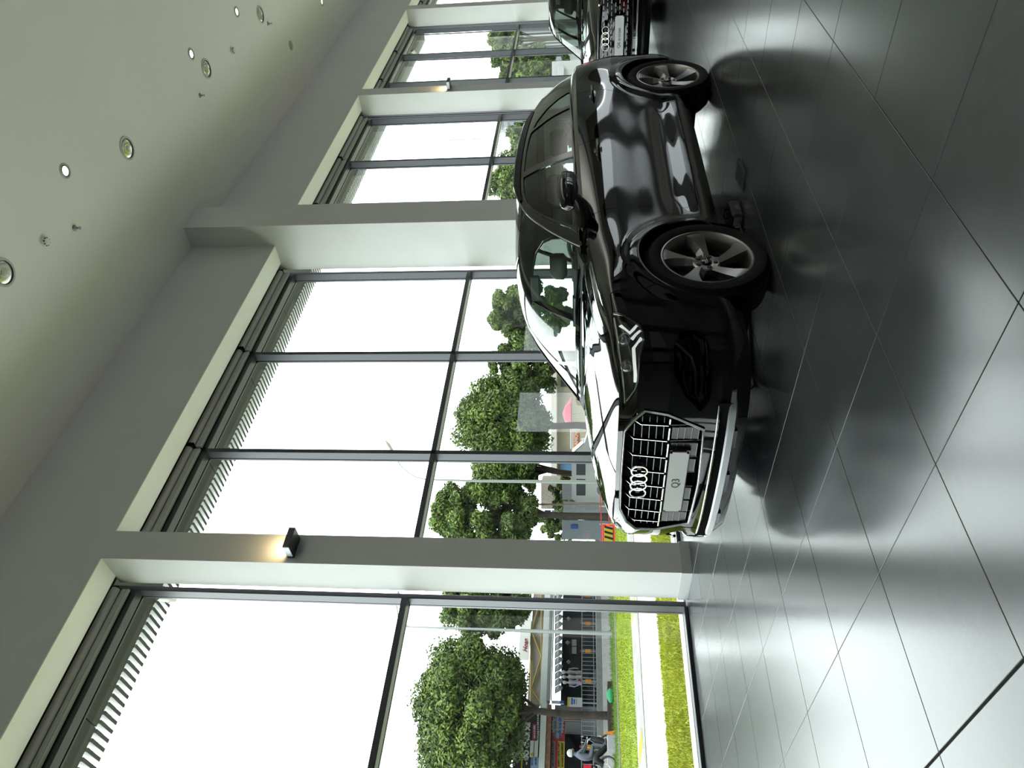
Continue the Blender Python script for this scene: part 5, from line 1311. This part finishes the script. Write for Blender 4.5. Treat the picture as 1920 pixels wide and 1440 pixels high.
# ---- street furniture in front of the shops
def street():
    yb = 29.6
    p, q = PY(1137, 1387, yb), PY(1137, 1287, yb)
    t = thing('planter', 'long dark brown planter box holding the big tree', 'planter', ((p.x+q.x)/2, yb, -.1)); L = abs(q.x-p.x)/2
    BR = mat('planter_brown', (.035, .028, .024), .8, noise=.2)
    z0, z1 = -.02, .12
    for nm, a in (('side', (-L, L, -.5, -.42)), ('side', (-L, L, .42, .5)), ('end', (-L, -L+.08, -.42, .42)), ('end', (L-.08, L, -.42, .42))): b = MB(); b.cbox(*a, z0, z1+.1, .008); b.build(nm, BR, t)
    b = MB(); b.box(-L+.08, L-.08, -.42, .42, z0, z1+.05); o = b.build('soil', mat('soil_dark', (.04, .03, .02), 1, noise=.3)); o.parent = t
    p = PY(1133, 1303, yb-.9); b = MB(); bm = bmesh.new(); bmesh.ops.create_icosphere(bm, subdivisions=3, radius=.28)
    for v in bm.verts: n_ = .05*math.sin(v.co.x*19+v.co.y*11)+.03*math.sin(v.co.z*31); v.co = Vector((v.co.x*1.0, v.co.y*.6, max(v.co.z*.55, -.12)))*(1+n_)
    bm.verts.index_update(); b.add([v.co[:] for v in bm.verts], [[v.index for v in f.verts] for f in bm.faces]); bm.free(); o = b.build('cloth_bundle', mat('green_tarp', (.03, .20, .10), .6), None, (p.x, yb-.9, .02), 60); tag(o, 'crumpled green cloth bundle lying at the planter end', 'bundle')
    # motorbike and rider
    yb = 28.4; pf, pr = PY(1128, 1392, yb), PY(1128, 1433, yb); L = abs(pf.x-pr.x)
    t = thing('motorbike', 'black scooter parked side-on beside the planter with rider and red box', 'motorbike', ((pf.x+pr.x)/2, yb, -.1))
    BK = mat('scooter_black', (.012, .013, .015), .3); WB = L
    for sx_ in (WB/2, -WB/2):
        b = MB(); 
        ring = [(sx_+.27*math.cos(a), 0, .29+.27*math.sin(a)) for a in np.linspace(0, 2*math.pi, 25)]; b.tube(ring, .045, 8, cap=False); w_ = b.build('tyre', BLACKP, t, smooth=60)
        b = MB()
        for k in range(5): a = k*1.2566; b.tube([(sx_, 0, .29), (sx_+.25*math.cos(a), 0, .29+.25*math.sin(a))], .014, 5)
        b.build('wheel_spokes', GREYM, t)
    b = MB(); b.tube([(-WB/2, 0, .45), (-WB*.38, 0, .72), (-.1, 0, .74), (0.02, 0, .55), (.2, 0, .34), (.36, 0, .36), (.43, 0, .62), (.5, 0, .92)], [.10, .16, .15, .12, .10, .12, .15, .08], 10, flat=1.0); b.build('fairing', BK, t, smooth=60)
    b = MB(); b.cbox(-.52, .02, -.13, .13, .76, .84, .03); b.build('saddle', BLACKP, t, smooth=60)
    b = MB(); b.tube([(.5, 0, .9), (.44, 0, 1.02)], .03, 6); b.tube([(.42, -.30, 1.05), (.45, 0, 1.02), (.42, .30, 1.05)], .016, 6); b.build('handlebar', GREYM, t)
    for s_ in (1, -1): b = MB(); b.tube([(.44, s_*.24, 1.05), (.46, s_*.28, 1.2)], .008, 5); b.cbox(.45, .47, s_*.28-.06, s_*.28+.06, 1.18, 1.28, .01); b.build('mirror', BLACKP, t)
    b = MB(); b.tube([(.48, 0, .92), (.60, 0, .56), (WB/2, 0, .29)], [.03, .03, .02], 6); b.build('fork', GREYM, t)
    b = MB(); b.cbox(-.82, -.48, -.2, .2, .88, 1.18, .02); o = b.build('delivery_box', mat('red_box', (.32, .01, .02), .5)); o.location = t.location; tag(o, 'red delivery box strapped behind the rider', 'box')
    b = MB(); b.box(-.62, .0, -.015, .015, .84, .86); 
    # rider: one continuous skinned body
    def skin(name, chain, m, par, loc):
        me = bpy.data.meshes.new(name); vs = [c[0] for c in chain['v']]; me.from_pydata(vs, chain['e'], []); o = link(name, me, m, par, loc)
        md = o.modifiers.new('skin', 'SKIN'); 
        for i, v in enumerate(me.skin_vertices[0].data): v.radius = (chain['v'][i][1],)*2; v.use_root = (i == 0)
        md.use_smooth_shade = True; s = o.modifiers.new('sub', 'SUBSURF'); s.levels = 1; s.render_levels = 1
        return o
    pl = t.location
    V = [((-.20, 0, .93), .15), ((-.18, 0, 1.12), .15), ((-.12, 0, 1.32), .16), ((-.09, 0, 1.44), .09), ((-.06, 0, 1.52), .06), ((-.05, 0, 1.62), .095), ((-.04, 0, 1.70), .08),
         ((-.10, .19, 1.38), .06), ((.06, .24, 1.18), .05), ((.30, .26, 1.08), .04), ((.38, .27, 1.06), .03), ((-.10, -.19, 1.38), .06), ((.06, -.24, 1.18), .05), ((.30, -.26, 1.08), .04), ((.38, -.27, 1.06), .03),
         ((-.14, .11, .90), .09), ((.24, .15, .84), .075), ((.22, .15, .45), .05), ((.34, .15, .38), .04), ((-.14, -.11, .90), .09), ((.24, -.15, .84), .075), ((.22, -.15, .45), .05), ((.34, -.15, .38), .04)]
    E_ = [(0, 1), (1, 2), (2, 3), (3, 4), (4, 5), (5, 6), (2, 7), (7, 8), (8, 9), (9, 10), (2, 11), (11, 12), (12, 13), (13, 14), (0, 15), (15, 16), (16, 17), (17, 18), (0, 19), (19, 20), (20, 21), (21, 22)]
    r = thing('person', 'person in white helmet and grey shirt sitting on the black scooter', 'person', (pl.x, pl.y, pl.z))
    skin('body', dict(v=V, e=E_), mat('grey_blue_shirt', (.075, .085, .11), .8), r, (0, 0, 0))
    b = MB(); b.tube([(-.05, 0, 1.60), (-.05, 0, 1.66), (-.05, 0, 1.73), (-.05, 0, 1.78), (-.05, 0, 1.80)], [.125, .135, .12, .07, .01], 14); b.build('helmet', mat('helmet_white', (.28, .31, .29), .35), r, smooth=60)
    b = MB(); b.tube([(.02, 0, 1.60), (.05, 0, 1.57), (.05, 0, 1.53)], [.07, .065, .03], 10); b.tube([(.08, 0, 1.60), (.115, 0, 1.57)], [.012, .014], 6); b.build('face', mat('skin_tone', (.22, .13, .10), .6), r, smooth=60)
    for s_ in (1, -1):
        b = MB()
        for k in range(4): y_ = s_*(.235+.022*k); b.tube([(.38, y_, 1.07), (.43, y_, 1.07), (.45, y_, 1.045), (.43, y_, 1.025)], .010, 5)
        b.tube([(.36, s_*.24, 1.05), (.40, s_*.225, 1.03), (.43, s_*.23, 1.035)], .011, 5); b.build('hand', MATS['skin_tone'], r)
        b = MB(); b.cbox(.24, .48, s_*.15-.05, s_*.15+.05, .33, .40, .02); b.build('shoe', BLACKP, r)
    p = PY(1143, 1395, 27.9); b = MB(); b.cbox(-.26, .26, -.2, .2, 0, .32, .02); o = b.build('carton', mat('carton_white', (.22, .23, .24), .7), None, (p.x, 27.9, -.1)); tag(o, 'small white box standing on the verge below the scooter front wheel', 'box')
    p = PY(1135, 1377, 29); b = MB(); b.lathe([(.14, 0), (.11, .05), (.08, .2), (.02, .38), (.0005, .39)], 12); o = b.build('traffic_cone', mat('cone_orange', (.4, .14, .01), .6), None, (p.x, 28.9, -.1), 40); tag(o, 'small orange cone beside the planter and scooter wheel', 'cone')
street()

# ---- what shows through the wide window above the bonnet
def wide_window_view():
    CRM = MATS['cream_render']; 
    def slabD(name, x0, x1, y0, y1, d, th, m, lab=None, cat=None, par=None):
        "upright slab facing the camera side, at distance d"
        a, b_ = D(x1, y1, d), D(x0, y0, d); w_ = (Vector((b_.x, b_.y, 0))-Vector((a.x, a.y, 0))).length/2; zl, zh = D(x1, (y0+y1)/2, d).z, D(x0, (y0+y1)/2, d).z
        if cat in ('house', 'shed', 'kiosk', 'building', 'fence'): zl = -.12
        c = Vector(((a.x+b_.x)/2, (a.y+b_.y)/2, 0)); ang = math.atan2(b_.y-a.y, b_.x-a.x)
        mb = MB(); mb.cbox(-w_, w_, 0, th, zl, zh, min(.02, th/4)); o = mb.build(name, m, par, c); o.rotation_euler = (0, 0, ang)
        if lab: tag(o, lab, cat)
        return o
    t = slabD('house', 1033, 1112, 690, 898, 50, 4, mat('house_cream', (.25, .23, .17), .8, noise=.1), 'low cream house with flat roof slab behind the forked tree', 'house')
    def sub(name, x0, x1, y0, y1, d, th, m): o = slabD(name, x0, x1, y0, y1, d, th, m); mw = o.matrix_basis.copy(); o.parent = t; o.matrix_parent_inverse = t.matrix_basis.inverted(); return o
    sub('roof_slab', 1033, 1044, 685, 902, 49, 5, mat('slab_pale', (.28, .27, .24), .8)); sub('window', 1058, 1074, 850, 860, 49.8, .3, mat('dark_window', (.03, .035, .04), .2)); sub('window', 1052, 1075, 700, 725, 49.8, .3, MATS['dark_window']); sub('shutter', 1050, 1090, 870, 885, 49.8, .3, mat('shutter_blue', (.06, .12, .20), .6))
    s = slabD('shop_sign', 1069, 1088, 805, 842, 45, .2, mat('sign_white2', (.30, .30, .29), .6), 'white street sign with orange band reading ALAMOVI under the forked tree', 'sign')
    p = D(1080.5, 823, 45.1); ang = s.rotation_euler[2]; q = MB(); q.box(p.x-.04, p.x+.04, p.y-.04, p.y+.04, -.12, p.z); q = q.build('sign_post', GREYM); q.parent = s; q.matrix_parent_inverse = s.matrix_basis.inverted()
    o = slabD('orange_band', 1076, 1086, 812, 841, 44.9, .06, mat('sign_orange', (.42, .10, .02), .6)); o.parent = s; o.matrix_parent_inverse = s.matrix_basis.inverted()
    M = Matrix.Translation(D(1080.5, 826, 44.8)) @ Matrix.Rotation(ang, 4, 'Z') @ Matrix(((1, 0, 0, 0), (0, 0, -1, 0), (0, 1, 0, 0), (0, 0, 0, 1))); tx = text('lettering', 'ALAMOVI', .30, mat('letter_white', (.32, .32, .31), .6), M, None, bold=.01); tx.parent = s; tx.matrix_parent_inverse = s.matrix_basis.inverted()
    # umbrella
    c = D(1063, 776, 40); t = thing('parasol', 'pink market parasol beyond the bonnet of the near car', 'parasol', (c.x, c.y, -.12))
    zt = c.z+.12+.25; R_ = .95; b = MB(); n = 8
    vs = [(0, 0, zt)]+[(R_*.5*math.cos(2*math.pi*k/n), R_*.5*math.sin(2*math.pi*k/n), zt-.16) for k in range(n)]+[(R_*math.cos(2*math.pi*k/n), R_*math.sin(2*math.pi*k/n), zt-.50) for k in range(n)]
    b.add(vs, [(0, 1+k, 1+(k+1) % n) for k in range(n)]+[(1+k, 1+n+k, 1+n+(k+1) % n, 1+(k+1) % n) for k in range(n)]); b.build('canopy', mat('pink_cloth', (.36, .08, .12), .8), t)
    b = MB(); b.tube([(0, 0, 0), (0, 0, zt)], .025, 8); b.build('pole', GREYM, t)
    for k in range(n): a = 2*math.pi*k/n; b = MB(); b.tube([(0, 0, zt-.02), (R_*.5*math.cos(a), R_*.5*math.sin(a), zt-.18), (R_*math.cos(a), R_*math.sin(a), zt-.51)], .008, 4); b.build('rib', GREYM, t)
    # white van
    c = D(1096, 872, 34); t = thing('van', 'small white van parked beyond the far front corner of the bonnet', 'van', (c.x, c.y, -.12), math.radians(-50))
    WV = mat('van_white', (.30, .31, .31), .3); b = MB(); pr = [(-1.6, .35), (-1.6, 1.55), (-1.45, 1.75), (.6, 1.75), (1.15, 1.15), (1.65, 1.0), (1.7, .4)]
    b.prism(pr, 'y', -.75, .75); b.build('body', WV, t)
    for x0, x1 in ((-1.3, -.5), (-.35, .3)): b = MB(); b.cbox(x0, x1, -.765, .765, 1.1, 1.55, .03); b.build('window', MATS['dark_window'], t)
    b = MB(); b.prism([(.62, 1.70), (1.12, 1.18), (1.14, 1.20), (.66, 1.73)], 'y', -.66, .66); b.build('windscreen', MATS['dark_window'], t)
    for x in (-1.0, 1.05):
        for y_ in (-.70, .70): b = MB(); b.lathe([(.0005, -.1), (.2, -.1), (.3, -.08), (.3, .08), (.2, .1), (.0005, .1)], 20, 'y', (x, y_, .3)); b.build('wheel', BLACKP, t)
    for y_ in (-.6, .6): b = MB(); b.cbox(1.62, 1.71, y_-.12, y_+.12, .75, .9, .02); b.build('headlamp', mat('van_lamp', (.3, .3, .3), .2), t); b = MB(); b.cbox(-1.63, -1.58, y_-.08, y_+.08, .8, 1.1, .01); b.build('tail_lamp', MATS['sign_red'], t)
    # hedge, hoardings, poles, barrier
    hd = D(1096, 980, 38)
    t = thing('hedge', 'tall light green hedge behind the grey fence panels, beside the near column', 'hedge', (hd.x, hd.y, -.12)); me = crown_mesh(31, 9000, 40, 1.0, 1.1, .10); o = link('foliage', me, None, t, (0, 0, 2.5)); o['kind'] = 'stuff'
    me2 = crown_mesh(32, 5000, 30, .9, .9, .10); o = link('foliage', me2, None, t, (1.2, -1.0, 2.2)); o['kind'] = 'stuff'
    b = MB()
    for k in range(5): b.tube([(k*.4-.8, 0, 0), (k*.42-.8, 0, 1.6)], .03, 5)
    b.build('stem', BARK, t)
    GF = mat('fence_grey_blue', (.15, .17, .19), .6, noise=.1); GF2 = mat('fence_pale', (.21, .22, .23), .7, noise=.15)
    for i, (y0, y1, x0, m, lab) in enumerate(((975, 1012, 1054, GF, 'grey blue hoarding panel nearest the column'), (940, 973, 1056, GF2, 'pale hoarding panel, second from the column'), (906, 938, 1054, GF2, 'pale dusty hoarding panel behind the curved lamp post'))):
        o = slabD('hoarding_panel', x0, 1108, y0, y1, 34, .06, m, lab, 'fence'); o['group'] = 'hoarding panels on the far verge'
        if i == 0: q = slabD('blue_notice', 1070, 1083, 984, 992, 33.9, .03, MATS['sign_blue']); q.parent = o; q.matrix_parent_inverse = o.matrix_basis.inverted()
    slabD('shed', 1014, 1056, 905, 955, 42, 2, mat('shed_rust', (.18, .16, .14), .8, noise=.25), 'weathered low shed behind the curved lamp post', 'shed')
    for i, y in enumerate((947, 963)):
        p = D(1096, y, 33); b = MB(); b.tube([(0, 0, 0), (0, 0, D(990, y, 33).z+.12)], [.05, .04], 8); o = b.build('utility_pole', mat('pole_tan', (.20, .17, .14), .8), None, (p.x, p.y, -.12)); tag(o, ('slim tan pole behind the bonnet, nearer the curved lamp post', 'slim tan pole with small notices, nearer the column')[i], 'pole', 'slim tan poles on the verge')
        if i == 1:
            for k, (x_, m) in enumerate(((1027, 'sign_blue'), (1040, 'sign_white'))): q = MB(); z_ = D(x_, y, 33).z+.12; q.cbox(-.12, .12, -.07, -.05, z_-.15, z_+.15, .005); q.build('notice', MATS[m], o)
    c = D(1096, 1000, 27); t = thing('road_barrier', 'red plastic barrier with yellow and black striped board beside the near column', 'barrier', (c.x, c.y, -.1), math.radians(-35))
    b = MB(); b.prism([(-.26, 0), (.26, 0), (.22, .2), (.12, .34), (.12, .48), (-.12, .48), (-.12, .34), (-.22, .2)], 'x', -.35, .35); b.build('barrier_body', mat('barrier_red', (.42, .035, .03), .5), t)
    b = MB(); b.cbox(-.27, .27, -.275, -.255, .10, .42, .004); o = b.build('striped_board', MATS['sign_yellow'], t); MB
    for k in range(3): q = MB(); x = -.22+.18*k; q.prism([(x, .11), (x+.08, .11), (x+.16, .41), (x+.08, .41)], 'y', -.28, -.277); q.build('stripe', MATS['sign_black'], o)
    for k in range(3):
        p = D(1096, 968-10*k, 27.5+k); b = MB(); b.box(-.02, .02, -.02, .02, 0, .55); 
    t = thing('guard_rail', 'thin red and white guard rail running from the red barrier', 'railing', (c.x, c.y+.6, -.1)); RD = mat('rail_red', (.35, .04, .04), .5)
    for z in (.18, .48): b = MB(); b.box(-.02, 2.6, -.02, .02, z, z+.04); b.build('rail', RD, t)
    for x in (0, .85, 1.7, 2.55): b = MB(); b.box(x-.02, x+.02, -.02, .02, 0, .56); b.build('post', mat('rail_white', (.3, .3, .3), .5), t)
    # far bays
    t = slabD('warehouse', 935, 1062, 40, 118, 62, 10, mat('warehouse_white', (.33, .35, .36), .6, noise=.03), 'large pale corrugated building in the farthest bays', 'building')
    for k in range(12):
        y = 46+6*k; o = slabD('cladding_rib', 960, 1060, y, y+1.2, 61.9, .12, mat('rib_grey', (.25, .27, .29), .6)); o.parent = t; o.matrix_parent_inverse = t.matrix_basis.inverted()
    t = slabD('office_block', 934, 1050, 206, 245, 90, 10, mat('office_pale', (.30, .31, .32), .7), 'pale distant block with window rows beside the far pier', 'building')
    for k in range(5): o = slabD('window_band', 940+11*k, 944+11*k, 208, 243, 89.9, .1, mat('window_dull', (.14, .15, .16), .4)); o.parent = t; o.matrix_parent_inverse = t.matrix_basis.inverted()
    t = slabD('kiosk', 1035, 1062, 115, 160, 40, 1.5, mat('kiosk_white', (.30, .31, .31), .6), 'low white kiosk with counter behind the tail of the near car', 'kiosk')
    o = slabD('counter', 1046, 1058, 125, 150, 39.8, .5, MATS['office_pale']); o.parent = t; o.matrix_parent_inverse = t.matrix_basis.inverted()
    # security cameras on the eaves
    for lab, px, py, s in (('white security camera under the canopy beside the nearest column', 303, 1113, 1.0), ('white security camera under the far canopy', 775, 95, 1.0)):
        v = ray(px, py); t_ = (6.22-CH)/v.z; p = Vector((0, 0, CH))+v*t_
        t = thing('security_camera', lab, 'security camera', p, 0, 'cameras under the canopy')
        b = MB(); b.tube([(-.05, -.02, .02), (.02, .16, -.07)], [.05, .05], 12); b.build('camera_body', WHITEP, t, smooth=40); b = MB(); b.tube([(.0, .12, -.04), (.03, .18, -.08)], [.058, .058], 12); b.build('sun_hood', WHITEP, t, smooth=40)
        b = MB(); b.tube([(.018, .155, -.066), (.022, .166, -.072)], [.04, .04], 12); b.build('camera_lens', BLACKP, t); b = MB(); b.tube([(-.03, .02, .2), (-.03, .02, .03)], .018, 8); b.build('bracket', WHITEP, t)
wide_window_view()

# ---- second car and floor items
build_car('electric_suv', 'black SUV behind the near car, facing the camera with plate reading Q6 e-tron', (9.95, 3.30, 0), 'b', (1.06, 1.05, 1.02))
def floor_items():
    t = thing('battery_charger', 'small black charger unit with cable on the floor beside the front wheel', 'charger', (4.36, 2.6, 0))
    b = MB(); b.cbox(-.10, .10, -.05, .05, 0, .075, .012); b.build('charger_case', BLACKP, t); b = MB(); b.tube([(-.07, 0, .07), (-.05, 0, .11), (.05, 0, .11), (.07, 0, .07)], .009, 6); b.build('handle', BLACKP, t, smooth=60)
    b = MB(); b.box(-.03, .03, -.053, -.050, .02, .05); b.build('display', mat('display_grey', (.2, .2, .2), .3), t)
    b = MB(); b.tube([(-.1, 0, .03), (-.2, .05, .008), (-.45, .3, .006), (-.9, .55, .006), (-1.05, .6, .008)], .006, 6); b.build('lead', BLACKP, t)
    o = MB().cbox(-.14, .14, -.07, .07, 0, .004, .001).build('paper_card', mat('card_dull', (.11, .12, .11), .6), None, (4.56, 2.42, 0)); o.rotation_euler = (0, 0, .15); tag(o, 'thin grey card lying on the floor tiles beside the black charger', 'card')
    q = MB(); q.box(-.11, .11, -.05, .05, .004, .0046); q.build('inset_panel', mat('card_dark', (.03, .035, .03), .5), o)
    b = MB(); pts = [(3.02, 3.0, .20), (3.10, 3.05, .10), (3.25, 3.12, .02), (3.50, 3.22, .007), (3.58, 3.40, .007), (3.52, 3.58, .007), (3.40, 3.75, .02), (3.3, 3.85, .15)]
    b.tube(pts, .008, 8); o = b.build('power_cable', BLACKP, smooth=60); tag(o, 'black power cable looping on the floor under the front bumper', 'cable')
floor_items()
